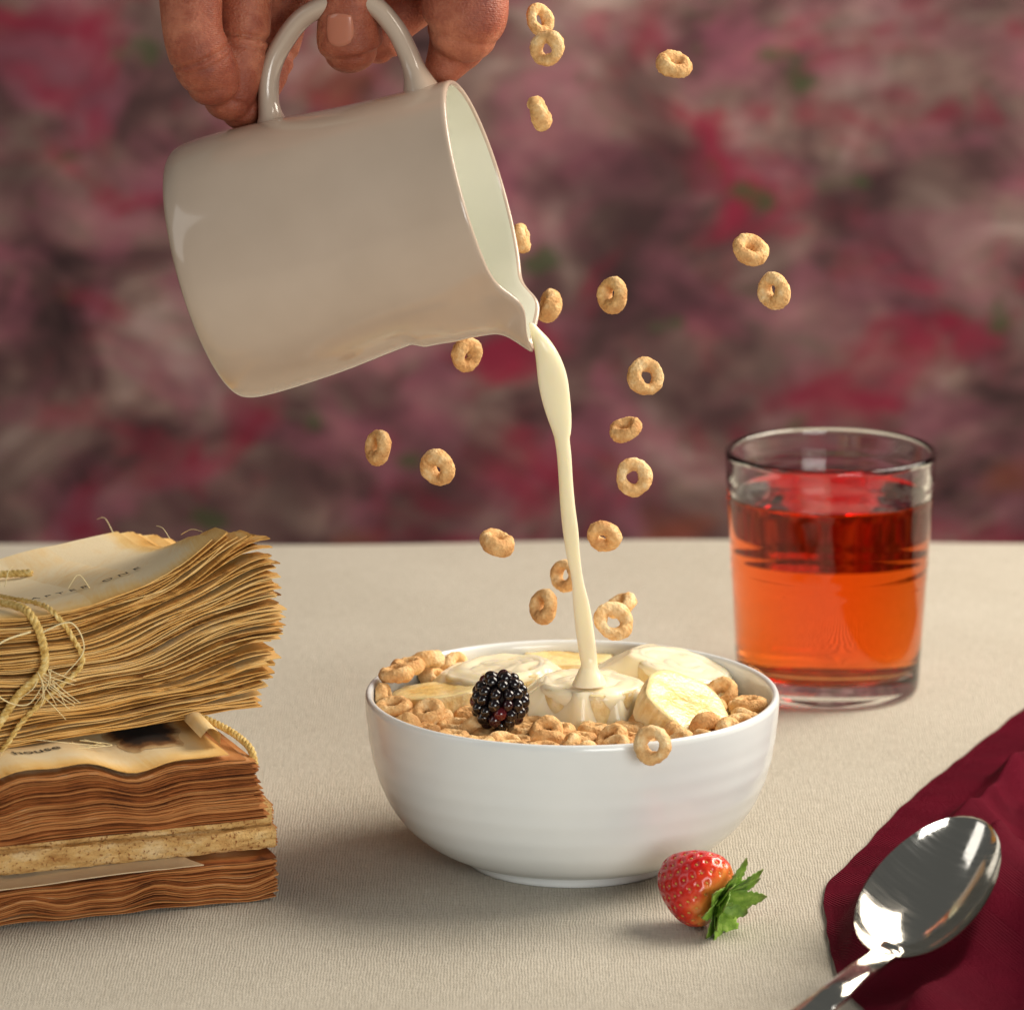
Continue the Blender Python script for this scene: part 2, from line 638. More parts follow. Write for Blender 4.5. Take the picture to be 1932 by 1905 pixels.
def m_drupelet():
    m, nt, b = new_mat('blackberry_drupelet')
    rnd = nd(nt, 'ShaderNodeObjectInfo').outputs['Random']
    c = ramp(nt, rnd, [(0.0, (14, 9, 12)), (0.82, (22, 11, 16)), (0.94, (44, 10, 18)), (1.0, (96, 14, 24))])
    nt.links.new(c, b.inputs['Base Color'])
    b.inputs['Roughness'].default_value = 0.13
    b.inputs['Coat Weight'].default_value = 0.5
    b.inputs['Coat Roughness'].default_value = 0.05
    return m


def m_twine():
    m, nt, b = new_mat('straw_twine')
    n1 = noise_tex(nt, 500, 4, 0.6, coords(nt))
    nt.links.new(ramp(nt, n1, [(0.3, (176, 136, 62)), (0.5, (220, 186, 108)), (0.7, (240, 218, 156))]), b.inputs['Base Color'])
    b.inputs['Roughness'].default_value = 0.6
    bump(nt, b, noise_tex(nt, 1.0, 3, vec=coords(nt, scale=(2200, 2200, 200))), 0.5, 0.0004)
    return m


M['linen'] = m_linen()
M['backdrop'] = m_backdrop()
M['paper_gold'] = m_paper('aged_golden_paper', (246, 228, 190), (242, 206, 140), (228, 176, 98), (124, 78, 34))
M['paper_brown'] = m_paper('water_stained_brown_paper', (234, 210, 176), (198, 138, 82), (160, 92, 44), (84, 42, 17))
M['spine'] = m_spine()
M['cereal'] = m_cereal()
M['milk'] = m_milk()
M['banana_face'] = m_banana(True)
M['banana_side'] = m_banana(False)
M['skin'] = m_skin()
M['nail'] = simple('fingernail', (188, 120, 96), 0.22, Subsurface_Weight=0.2, Subsurface_Scale=0.002)
M['glass'] = m_glass()
M['juice'] = m_juice(1.34)
M['juice_wall'] = m_juice(1.34 / 1.47)          # seen from the glass side
M['steel'] = m_steel()
M['napkin'] = m_napkin()
M['strawberry'] = m_strawberry()
M['leaf'] = m_leaf()
M['seed'] = simple('strawberry_seed', (214, 170, 78), 0.4)
M['drupelet'] = m_drupelet()
M['hair'] = simple('berry_hair', (150, 110, 60), 0.6)
M['twine'] = m_twine()
M['fibre'] = simple('pale_fibre', (240, 222, 172), 0.6)
M['ink'] = simple('faded_ink', (44, 36, 30), 0.8)
def m_burnt():
    m, nt, b = new_mat('scorched_paper')
    at = nd(nt, 'ShaderNodeAttribute', attribute_name='edge').outputs['Fac']
    k = math_n(nt, 'ADD', at, math_n(nt, 'MULTIPLY', math_n(nt, 'SUBTRACT', noise_tex(nt, 260, 4, 0.6, coords(nt)), 0.5), 0.30))
    nt.links.new(ramp(nt, k, [(0.35, (28, 21, 18)), (0.66, (52, 34, 22)), (0.82, (132, 90, 48)), (1.0, (226, 192, 140))]), b.inputs['Base Color'])
    b.inputs['Roughness'].default_value = 0.9
    return m


M['burnt'] = m_burnt()
M['cream'] = m_paper('cream_flyleaf_paper', (240, 226, 200), (238, 222, 194), (228, 204, 166), (206, 170, 122))
M['char'] = simple('charred_paper', (34, 24, 20), 0.9)


# ------------------------------------------------------------------ setting
def build_setting():
    # table under its linen cloth; the far edge falls away behind the glass
    V, F = [], []
    xs = [-1.0 + 2.0 * i / 80 for i in range(81)]
    edge_y = 0.458
    ys = [-1.3, -1.0, -0.7, -0.5] + [-0.4 + i * 0.025 for i in range(36)]
    rows = [(y, None) for y in ys]
    drop = [(0.0, 0.0), (0.006, -0.0008), (0.011, -0.004), (0.014, -0.010), (0.016, -0.03), (0.018, -0.10), (0.024, -0.25), (0.03, -0.5)]
    for x in xs:
        e = edge_y + 0.004 * math.sin(x * 9 + 0.6) + 0.003 * math.sin(x * 23)
        col = []
        for y in ys:
            if y < e - 0.01:
                z = 0.0009 * noise.noise(Vector((x * 6, y * 6, 0.3))) * smooth(0.08, 0.3, y) 
                col.append((x, y, z))
        while len(col) < 38:
            col.append((x, e - 0.008, 0))
        col = col[:38]
        for dy, dz in drop:
            col.append((x, e + dy + 0.004 * math.sin(x * 40) * min(1, -dz * 8), dz))
        V += col
    m = 38 + len(drop)
    for i in range(len(xs) - 1):
        for j in range(m - 1):
            F.append((i * m + j, (i + 1) * m + j, (i + 1) * m + j + 1, i * m + j + 1))
    tag(mesh_obj('tablecloth', V, F, M['linen']), kind='structure')
    # painted muslin backdrop with soft hanging folds
    V, F = [], []
    nx, nz = 120, 40
    for i in range(nx + 1):
        x = -1.6 + 3.2 * i / nx
        for j in range(nz + 1):
            z = -0.9 + 2.2 * j / nz
            y = 1.12 + 0.018 * math.sin(x * 7 + 0.4 * z) + 0.010 * noise.noise(Vector((x * 3, z * 1.2, 2)))
            V.append((x, y, z))
    for i in range(nx):
        for j in range(nz):
            a = i * (nz + 1) + j
            F.append((a, a + nz + 1, a + nz + 2, a + 1))
    tag(mesh_obj('backdrop', V, F, M['backdrop']), kind='structure')


build_setting()

# ------------------------------------------------------------------ white bowl
BX = 0.0203
BOWL_H = 0.0588


def build_bowl():
    r = empty('bowl', (BX, 0, 0))
    tag(r, 'white glossy porcelain cereal bowl standing in the middle of the table', 'bowl')
    outer = [(.0395, .0042), (.0440, .0056), (.0500, .0088), (.0560, .0136), (.0612, .0202), (.0650, .0280), (.0675, .0365), (.0689, .0450), (.0697, .0530), (.0699, .0566)]
    outer = resample(outer, 90)
    outer = [(a + 0.00006 * math.sin(b * 900) * smooth(.054, .045, b), b) for a, b in outer]
    rim = [(.0698, .0577), (.0694, .0585), (.0687, .0588), (.0679, .0585), (.0674, .0577)]
    inner = resample([(.0671, .0560), (.0664, .0450), (.0640, .0320), (.0590, .0210), (.0500, .0125), (.0380, .0085), (.0200, .0075), (.0001, .0073)], 40)
    prof = [(.0001, .0036), (.030, .0038)] + outer + rim + inner
    V, F = lathe(prof, 160, cap0=True, cap1=True)
    mesh_obj('body', V, F, M['bowl'], r)
    foot = [(.0330, .0040), (.0330, .0010), (.0338, .0002), (.0350, .0001), (.0360, .0004), (.0365, .0016), (.0368, .0038), (.0385, .0048)]
    V, F = lathe(foot, 128, cap0=False, cap1=False)
    mesh_obj('foot', V, F, M['bowl'], r)


build_bowl()
MILK_Z = 0.0475


def build_milk_pool():
    prof = [(.0001, 0.0012), (.008, .0010), (.020, .0005), (.040, .0), (.060, .0002), (.0655, .0006), (.0663, .0010)]

    def fn(r, z, ph, i):
        x, y = r * math.cos(ph), r * math.sin(ph)
        return (x, y, z + 0.0005 * noise.noise(Vector((x * 90, y * 90, 0))) * smooth(.066, .05, r))
    V, F = lathe(resample(prof, 40), 96, fn)
    V += [(.064 * math.cos(a * 2 * PI / 96), .064 * math.sin(a * 2 * PI / 96), -.004) for a in range(96)]
    n = 96
    b0 = (len(V) - 96)
    t0 = 39 * n
    F = F[:-1]
    for j in range(n):
        F.append((t0 + j, t0 + (j + 1) % n, b0 + (j + 1) % n, b0 + j))
    F.append(tuple(range(b0, b0 + n)))
    o = mesh_obj('milk_pool', V, F, M['milk'], loc=(BX, 0, MILK_Z))
    tag(o, 'creamy milk lying among the cereal inside the white bowl', 'milk')


build_milk_pool()

# ------------------------------------------------------------------ banana slices
# (u, v, z, radius, thickness, normal(cam right, cam up, toward cam), milk, label)
BANANAS = [
    (1112, 1322, .0535, .0168, .0125, (0.02, 0.95, 0.22), 1, 'thick milk-coated banana slice at the front, right below the milk stream'),
    (1286, 1346, .0535, .0158, .0105, (0.40, 0.74, 0.52), 0, 'tilted wet banana slice showing its yellow cut face by the front rim'),
    (822, 1324, .0510, .0158, .0085, (-0.10, 0.97, 0.14), 0, 'low flat banana slice at the left, beside the blackberry'),
    (940, 1292, .0525, .0182, .0115, (-0.10, 0.96, 0.22), 1, 'milk-coated banana slice right behind the blackberry'),
    (1075, 1252, .0505, .0160, .0085, (0.02, 0.96, 0.26), 0, 'thin banana slice at the back of the bowl behind the milk stream'),
    (1284, 1283, .0520, .0182, .0115, (0.22, 0.93, 0.26), 1, 'glossy milk-coated banana slice at the back right of the bowl'),
]


def build_bananas():
    for k, (u, v, z, R, T, nrm, milk, label) in enumerate(BANANAS):
        c = at_z(u, v, z)
        zn = (RIGHT * nrm[0] + UPV * nrm[1] - FWD * nrm[2]).normalized()
        r = empty('banana_slice', mtx=frame(c, RIGHT + UPV * 0.2 * (k - 2), zn))
        tag(r, label, 'banana', 'banana slices in the bowl')
        sd = Vector((k * 3.7, 1.3, 0))

        def rad(ph):
            return R * (1 + 0.030 * math.cos(5 * ph + k) + 0.03 * math.cos(2 * ph + 1.3 * k) + 0.012 * math.cos(9 * ph))
        n = 72
        # side wall with a soft upper shoulder
        prof = [(0.975, -T / 2), (0.992, -T / 2 + .0006), (1.0, -T * .2), (1.0, T * .2), (0.985, T / 2 - .0007), (0.965, T / 2 - .0001)]
        prof = catmull(prof, 14)

        def fn(a, zz, ph, i):
            rr = a * rad(ph) * (1 + 0.012 * noise.noise(Vector((math.cos(ph) * 9, math.sin(ph) * 9, zz * 300)) + sd))
            return (rr * math.cos(ph), rr * math.sin(ph), zz)
        V, F = lathe(prof, n, fn, cap0=True, cap1=False)
        mesh_obj('side', V, F, M['banana_side'], r)
        # cut face: shallow relief
        pf = [(0.002, 0), (0.12, 0), (0.25, 0), (0.4, 0), (0.55, 0), (0.7, 0), (0.85, 0), (0.94, 0), (0.975, -.0004)]

        def ff(a, zz, ph, i):
            x, y = a * rad(ph) * math.cos(ph), a * rad(ph) * math.sin(ph)
            dz = 0.0004 * noise.noise(Vector((x * 260, y * 260, k))) + 0.0005 * noise.noise(Vector((x * 90, y * 90, k + 5)))
            return (x, y, T / 2 + zz + dz * smooth(1.0, .85, a) + .0002)
        V, F = lathe(pf, n, ff, cap0=True, cap1=False)
        mesh_obj('cut_face', V, F, M['banana_face'], r)
        if milk:
            # milk film: covers the face and runs down the wall in uneven tongues
            rows = 26
            V, F = [], []
            for i in range(rows):
                f = i / (rows - 1)
                for j in range(n):
                    ph = 2 * PI * j / n
                    run = T * (0.18 + 0.55 * max(0.0, noise.noise(Vector((math.cos(ph) * 1.7, math.sin(ph) * 1.7, k * 2.1))) + 0.25))
                    R0 = rad(ph)
                    s = f * (R0 + run)
                    thick = .0004 + .0005 * noise.noise(Vector((math.cos(ph) * s * 130, math.sin(ph) * s * 130, k)))
                    if f > .82:
                        thick = lerp(thick, -.0002, (f - .82) / .18)
                    corner = .0022
                    if s < R0 - corner:
                        rr, zz = s, T / 2 + .0004 + thick
                        wv = .0006 * math.sin(s * 520 + 2 * math.cos(ph + k)) * smooth(.003, .009, s) * smooth(R0, R0 - .004, s)
                        zz += wv
                    elif s < R0 + corner:
                        g = (s - R0 + corner) / (2 * corner)
                        a = g * PI / 2
                        rr = R0 - corner + math.sin(a) * (corner + thick)
                        zz = T / 2 - corner + math.cos(a) * (corner + thick) + .0003
                    else:
                        rr, zz = R0 + thick, T / 2 - (s - R0) + .0002
                    V.append((rr * math.cos(ph), rr * math.sin(ph), zz))
            for i in range(rows - 1):
                for j in range(n):
                    q = (j + 1) % n
                    F.append((i * n + j, i * n + q, (i + 1) * n + q, (i + 1) * n + j)[::-1])
            mesh_obj('milk_film', V, F, M['milk'], r)


build_bananas()


# ------------------------------------------------------------------ milk stream
def build_puddle():
    # poured milk draped over the slices around the stream, sinking away into the cereal
    tops = []
    for k in (0, 3, 5):
        u, v, z, Rr, T, nrm, _m, _l = BANANAS[k]
        zn = (RIGHT * nrm[0] + UPV * nrm[1] - FWD * nrm[2]).normalized()
        tops.append((at_z(u, v, z) + zn * (T / 2), zn, Rr, k))
    hit = at_z(1111, 1290, .060)

    def height(x, y):
        acc = 0.0
        for c, zn, Rr, k in tops:
            dx, dy = x - c.x, y - c.y
            d = math.hypot(dx, dy) + 1e-9
            plane = c.z - (zn.x * dx + zn.y * dy) / zn.z
            fr = smooth(.15, .75, -dy / d)                      # 1 on the side that faces the camera
            wob = .0030 * noise.noise(Vector((dx / d * 2.2, dy / d * 2.2, k * 3.0)))
            e = d - (Rr * lerp(1.0, .90, fr) + wob)
            fall = max(0.0, e) * lerp(.75, 3.2, fr)
            dome = -.0006 * (d / Rr) ** 2
            acc += math.exp(900 * (plane + dome - fall + (.0013 if k != 3 else .0008) - .05))
        h = .05 + math.log(acc + 1e-12) / 900
        dh = math.hypot(x - hit.x, y - hit.y)
        h += .0007 * math.cos(dh * 900) * math.exp(-dh / .008)
        h += .0011 * noise.noise(Vector((x * 85, y * 85, 6))) + .0004 * noise.noise(Vector((x * 260, y * 260, 2)))
        return max(h, .0450)
    V, F, idx = [], [], {}
    nx, ny = 150, 120
    for i in range(nx + 1):
        for j in range(ny + 1):
            x, y = -.052 + .106 * i / nx, -.034 + .088 * j / ny
            if math.hypot(x, y) < .0635:
                h = height(x + BX, y)
                if h > .0452:
                    idx[i, j] = len(V)
                    V.append((x, y, h))
    for i in range(nx):
        for j in range(ny):
            q = [idx.get(t) for t in ((i, j), (i + 1, j), (i + 1, j + 1), (i, j + 1))]
            if None not in q:
                F.append(tuple(q))
    tag(mesh_obj('milk_puddle', V, F, M['milk'], loc=(BX, 0, 0)), 'glossy poured milk draped over the banana slices around the stream', 'milk')


build_puddle()


def build_stream():
    zr = [(455, 762, 782), (485, 766, 812), (520, 774, 845), (560, 784, 873), (600, 790, 894), (650, 795, 913), (700, 801, 924), (760, 813, 931), (820, 830, 936), (870, 848, 937), (905, 860, 934),
          (930, 867, 930), (1000, 877, 937), (1100, 884, 943), (1200, 890, 952), (1300, 900, 965), (1400, 915, 972), (1500, 936, 985),
          (1600, 943, 1010), (1700, 952, 1027), (1799, 966, 1040), (1850, 974, 1044)]
    pts = [(645.9 + (a + b) / 2 * .4616, 399.8 + y * .4616, (b - a) / 2 * .4616) for y, a, b in zr]
    pts.append((1111, 1264, 20))
    pts.append((1112, 1276, 27))
    pts.append((1112, 1290, 34))
    sm = catmull(pts, 150)
    P, R, FL = [], [], []
    for i, (u, v, r) in enumerate(sm):
        y = lerp(-0.0070, -0.004, smooth(620, 1260, v))
        p = at_y(u, v, y)
        P.append(p)
        R.append(max(r, 2) * (p.y - CAM.y) / FPX / 0.985)
    V, F = [], []
    seg = 28
    for i, p in enumerate(P):
        fl = 0.62 + 0.25 * math.sin(i * 0.09 + 1)     # ribbon-like section that twists
        if sm[i][1] > 1240:
            fl = lerp(fl, 1.0, smooth(1240, 1265, sm[i][1]))
        tw = 0.25 * math.sin(i * 0.05)
        for j in range(seg):
            a = 2 * PI * j / seg
            V.append(p + Vector((math.cos(a) * R[i], math.sin(a) * R[i] * fl + tw * math.cos(a) * R[i] * 0.6, 0)))
    n = len(P)
    for i in range(n - 1):
        for j in range(seg):
            k = (j + 1) % seg
            F.append((i * seg + j, (i + 1) * seg + j, (i + 1) * seg + k, i * seg + k))
    F.append(tuple(range(seg)))
    F.append(tuple(reversed(range((n - 1) * seg, n * seg))))
    o = mesh_obj('milk_stream', V, F, M['milk'])
    tag(o, 'creamy milk stream pouring from the pitcher spout down into the bowl', 'milk')


build_stream()

# ------------------------------------------------------------------ pouring pitcher
TM = 1.757                               # depth of the pitcher axis from the camera
MUG_O = at_depth(400, 515, TM)
EL, TW = math.radians(15.3), math.radians(11.0)
MUG_AX = (RIGHT * math.cos(TW) * math.cos(EL) + UPV * math.cos(TW) * math.sin(EL) - FWD * math.sin(TW)).normalized()
MUG_SP = (RIGHT * math.sin(EL) - UPV * math.cos(EL)).normalized()


def build_pitcher():
    L = .0966
    r = empty('pitcher', mtx=frame(MUG_O, MUG_SP, MUG_AX))
    tag(r, 'white porcelain pitcher tilted in the hand, pouring milk', 'pitcher')
    outer = resample([(.0310, -.0026), (.0380, -.0024), (.0420, -.0012), (.0437, .0016), (.0444, .0070), (.0444, .0180), (.0435, .0360), (.0417, .0540), (.0406, .0720), (.0400, .0860), (.0398, .0945)], 110)
    rim = [(.0398, .0955), (.0395, .0963), (.0388, .0966), (.0381, .0963), (.0378, .0955)]
    inner = resample([(.0378, .0935), (.0380, .0800), (.0395, .0540), (.0412, .0250), (.0408, .0120), (.0385, .0065), (.0300, .0042), (.0001, .0040)], 50)
    prof = [(.0001, -.0012), (.026, -.0012), (.0290, -.0024)] + outer + rim + inner

    def fn(a, z, ph, i):
        if ph > PI:
            ph -= 2 * PI
        d = 0.0
        dz = 0.0
        if a > .02:
            zz = z / L
            w = lerp(0.36, 0.29, smooth(.80, 1.0, zz))
            lat = math.exp(-(abs(ph) / w) ** lerp(2.6, 1.5, smooth(.85, 1.0, zz)))
            grow = .0024 * smooth(.61, .67, zz) + .0016 * smooth(.66, .80, zz) + .0014 * smooth(.80, .92, zz) + .0098 * smooth(.88, 1.01, zz) ** 1.5
            d = grow * lat
            dz = (.0052 * math.exp(-((abs(ph) - .36) / .21) ** 2) + .0016 * math.exp(-(ph / .2) ** 2)) * smooth(.84, 1.0, zz)
            side = math.exp(-((abs(ph) - 0.66) / 0.20) ** 2)
            d -= 0.0010 * side * smooth(.8, 1.0, zz)
        rr = a + d
        return (rr * math.cos(ph), rr * math.sin(ph), z + dz)
    V, F = lathe(prof, 180, fn, cap0=True, cap1=True)
    body = mesh_obj('body', V, F, M['mug'], r)
    body.data.materials.append(M['mug_inside'])
    n_out = (3 + 110 + 4) * 180                  # faces before the inner wall
    for p in body.data.polygons[n_out:]:
        p.material_index = 1
    # ear-shaped handle opposite the spout, flaring into the wall at both ends
    k = 5640.0
    hp = [(187, 222), (189, 248), (194, 285), (212, 335), (248, 378), (305, 416), (378, 424), (432, 402), (462, 350), (474, 300), (479, 252), (481, 210)]
    sm = catmull([(a / k, b / k) for a, b in hp], 70)
    P = [Vector((-b, 0.0, a)) for a, b in sm]
    R = []
    for i in range(70):
        f = i / 69
        fl = .0034 + .0032 * math.exp(-(f / .09) ** 2) + .0032 * math.exp(-((1 - f) / .08) ** 2)
        R.append(fl)
    V, F = tube(P, R, 24, flat=1.55, side=(0, 1, 0))
    mesh_obj('handle', V, F, M['mug'], r)


build_pitcher()


# ------------------------------------------------------------------ hand
def build_hand():
    fingers = [
        # (u, v, radius px, depth offset from pitcher axis) ... last point is where the rounded tip starts
        dict(p=[(372, -190, 74, -.016), (360, -70, 64, -.020), (360, 0, 60, -.022), (365, 66, 57, -.023), (382, 112, 60, -.021), (398, 146, 54, -.018), (402, 160, 49, -.017)], cr=[.63]),
        dict(p=[(500, -190, 70, -.004), (468, -70, 56, -.008), (460, 0, 54, -.009), (460, 62, 50, -.009), (448, 130, 50, -.009), (432, 178, 50, -.008), (428, 193, 44, -.008)], cr=[.52]),
        dict(p=[(580, -190, 70, .012), (550, -60, 52, .015), (535, 20, 48, .016), (515, 100, 46, .013), (482, 170, 44, .006), (460, 200, 46, .0), (452, 212, 40, .0)], cr=[.5]),
        # thumb with the nail, reaching through the handle
        dict(p=[(700, -210, 90, -.006), (668, -80, 58, -.012), (664, -10, 55, -.012), (659, 40, 60, -.009), (660, 82, 62, -.006), (662, 98, 50, -.005)], cr=[]),
        # finger behind the handle
        dict(p=[(780, -240, 70, .012), (850, -110, 54, .019), (800, -10, 46, .022), (745, 40, 44, .022), (716, 78, 44, .021), (708, 90, 36, .021)], cr=[]),
        # folded finger on the right: knuckle, then the short segment down to the wall
        dict(p=[(840, -260, 100, .0), (864, -120, 90, -.006), (876, -20, 84, -.010), (878, 36, 80, -.011), (874, 66, 64, -.010)], cr=[]),
        dict(p=[(872, 40, 66, -.004), (862, 82, 58, -.004), (846, 112, 44, -.004), (828, 140, 32, -.004), (820, 150, 24, -.004)], cr=[]),
        # back of the hand, wrist and forearm above the frame
        dict(p=[(380, -150, 60, -.014), (500, -240, 105, -.004), (660, -290, 130, .0), (800, -260, 125, .0), (850, -190, 90, .0)], cr=[]),
        dict(p=[(560, -250, 110, .004), (640, -360, 165, .008), (740, -520, 170, .02), (840, -720, 150, .035), (960, -1000, 160, .06), (1080, -1300, 180, .09)], cr=[]),
    ]
    mb = MB()
    for f in fingers:
        n = 64
        sm = catmull(f['p'], n)
        P, R = [], []
        for i, (u, v, r, dt) in enumerate(sm):
            t = TM + dt
            s = i / (n - 1)
            rr = r * t / FPX
            for c in f['cr']:
                rr -= .0018 * math.exp(-((s - c) / .009) ** 2)
                rr -= .0007 * math.exp(-((s - c - .05) / .010) ** 2)
            P.append(at_depth(u, v, t))
            R.append(rr)
        d = (P[-1] - P[-3]).normalized()
        r0, p0 = R[-1], P[-1]
        for q in range(1, 9):
            a = q / 8 * PI / 2 * .98
            P.append(p0 + d * (r0 * 0.80 * math.sin(a)))
            R.append(r0 * math.cos(a))
        mb.add(tube(P, R, 28))
    me = bpy.data.meshes.new('hand_raw')
    me.from_pydata(mb.V, [], mb.F)
    o = bpy.data.objects.new('hand_raw', me)
    COL.objects.link(o)
    md = o.modifiers.new('r', 'REMESH')
    md.mode = 'VOXEL'
    md.voxel_size = 0.00055
    ms = o.modifiers.new('s', 'SMOOTH')
    ms.factor, ms.iterations = 0.5, 4
    dg = bpy.context.evaluated_depsgraph_get()
    m2 = bpy.data.meshes.new_from_object(o.evaluated_get(dg))
    bpy.data.objects.remove(o)
    m2.name = 'hand'
    m2.shade_smooth()
    m2.materials.clear()
    m2.materials.append(M['skin'])
    h = bpy.data.objects.new('hand', m2)
    COL.objects.link(h)
    tag(h, 'bare hand reaching in from above, gripping the pitcher by its handle', 'hand')
    # thumb nail: a curved plate with rounded free edge lying on the finger
    V, F = [], []
    na, nb = 16, 14
    t0 = TM - .0078
    ctr = at_depth(660, 68, t0)
    Rn = 62 * TM / FPX
    for i in range(na + 1):
        for j in range(nb + 1):
            a = -1 + 2 * i / na
            b = -1 + 2 * j / nb
            uu = a * math.sqrt(max(0, 1 - (0.42 if b > 0 else 0.22) * b * b))
            vv = b * math.sqrt(max(0, 1 - (0.42 if b > 0 else 0.18) * a * a))
            ang = math.radians(-17) + uu * math.radians(26)
            dirn = RIGHT * math.sin(ang) - FWD * math.cos(ang)
            lift = .00030 * (1 - a ** 4) * (1 - b ** 4) - .0004 * (max(abs(a), abs(b)) > .99)
            V.append(ctr + dirn * (Rn * 1.028 + lift) + UPV * (.0054 * -vv + .0010) + FWD * (.00145 * vv))
    for i in range(na):
        for j in range(nb):
            q = i * (nb + 1) + j
            F.append((q, q + nb + 1, q + nb + 2, q + 1))
    mesh_obj('nail', V, F, M['nail'], h)


build_hand()


# ------------------------------------------------------------------ drinking glass and drink
def build_glass():
    gc = at_z(1561.5, 1299, 0.0)
    g = tag(empty('drinking_glass', gc), 'clear straight-sided drinking glass with a thick base behind the bowl', 'glass')
    ro, rb, H = .0399, .0346, .0935
    out = []
    for i in range(60):
        f = i / 59
        z = .0022 + f * (H - .0034)
        r = rb + (ro - rb) * f ** 1.05
        r += .00022 * math.exp(-((z - .0815) / .0014) ** 2) + .00018 * math.exp(-((z - .0765) / .0012) ** 2)
        r += .00022 * math.exp(-((z - .050) / .0015) ** 2) + .00020 * math.exp(-((z - .0455) / .0012) ** 2)
        out.append((r, z))
    inn = []
    for i in range(50):
        f = 1 - i / 49
        z = .0085 + f * (H - .0097)
        r = rb + (ro - rb) * f - .0024 - .0004 * (1 - f)
        if z < .0125:
            r -= .004 * ((.0125 - z) / .004) ** 2
        inn.append((r, z))
    prof = [(.0001, .0014), (.024, .0012), (.0285, .0004), (.0318, .0002), (.0338, .0009)] + out
    prof += [(ro - .0002, H - .0006), (ro - .0008, H), (ro - .0016, H - .0001), (ro - .0022, H - .0006)]
    # the wall below the liquid is the shared glass-to-drink surface, carried by the drink
    kz = max(q for q in range(len(inn)) if inn[q][1] > .0752)
    prof += inn[:kz + 1]
    V, F = lathe(prof, 128, cap1=False)
    mesh_obj('tumbler', V, F, M['glass'], g)
    rt, zt = inn[kz]
    wall = [(.0001, .0075), (.022, .0078)] + list(reversed(inn[kz:]))
    jp = wall + [(rt - .0006, zt - .0006), (rt - .0018, zt - .0010), (rt - .0040, zt - .0012), (.02, zt - .0012), (.0001, zt - .0012)]
    V, F = lathe(jp, 128)
    j = mesh_obj('drink', V, F, M['juice_wall'], loc=gc)
    j.data.materials.append(M['juice'])
    for p in j.data.polygons:
        if p.index >= (len(wall) - 1) * 128 and p.index != len(j.data.polygons) - 2:
            p.material_index = 1
    tag(j, 'clear orange-red drink filling most of the glass', 'drink')


build_glass()


# ------------------------------------------------------------------ books
def sheet_mesh(name, L, D, th, zf, edge_jit, nu, nv, mat, parent, seed, tone_inner=0.0, corner=None):
    """one paper sheet: x from -L to 0, y from 0 (front) to D; zf(x,y) height; ragged outer edges"""
    rnd = random.Random(seed)
    V, F, E = [], [], []
    o1, o2 = rnd.uniform(-1, 1), rnd.uniform(-1, 1)
    for s in (0, 1):
        for i in range(nu + 1):
            fx = i / nu
            fx = fx ** 0.8
            for j in range(nv + 1):
                fy = (j / nv) ** 1.6
                x = -L + L * fx
                y = D * fy
                e_f = noise.noise(Vector((x * 60, seed * 1.7, 0))) * edge_jit + noise.noise(Vector((x * 260, seed * 1.7, 4))) * edge_jit * .5 + o1 * edge_jit
                e_r = noise.noise(Vector((y * 70, seed * 2.3, 9))) * edge_jit * 1.6 + o2 * edge_jit * 2.2
                xx = x + e_r * smooth(-.03, 0, x)
                yy = y + e_f * (1 - fy)
                if corner:
                    xx, yy = corner(xx, yy, seed)
                V.append((xx, yy, zf(xx, yy) + (th if s else 0)))
                dist = min(y, -x)
                E.append(max(tone_inner, 0.72 - smooth(0, .009, dist) * 0.60))
    n1 = nv + 1
    off = (nu + 1) * n1
    for i in range(nu):
        for j in range(nv):
            a = i * n1 + j
            F.append((a, a + 1, a + n1 + 1, a + n1))
            F.append((off + a, off + a + n1, off + a + n1 + 1, off + a + 1))
    for i in range(nu):
        a = i * n1
        F.append((a, a + n1, off + a + n1, off + a))
        a = i * n1 + nv
        F.append((a + n1, a, off + a, off + a + n1))
    for j in range(nv):
        a = nu * n1 + j
        F.append((a, a + 1, off + a + 1, off + a))
        a = j
        F.append((a + 1, a, off + a, off + a + 1))
    return mesh_obj(name, V, F, mat, parent, sharp=40, attr={'edge': E})


def text_mesh(txt, size, mat, parent, mtx, name='printed_text', space=1.0, zf=None):
    cu = bpy.data.curves.new('t', 'FONT')
    cu.body = txt
    cu.size = size
    cu.space_character = space
    cu.extrude = 0.00003
    o = bpy.data.objects.new('t', cu)
    COL.objects.link(o)
    dg = bpy.context.evaluated_depsgraph_get()
    me = bpy.data.meshes.new_from_object(o.evaluated_get(dg))
    bpy.data.objects.remove(o)
    for v in me.vertices:
        p = mtx @ v.co
        if zf:
            p.z += zf(p.x, p.y)
        v.co = p
    me.materials.clear()
    me.materials.append(mat)
    q = bpy.data.objects.new(name, me)
    COL.objects.link(q)
    q.parent = parent
    return q


BA = math.radians(19.5)


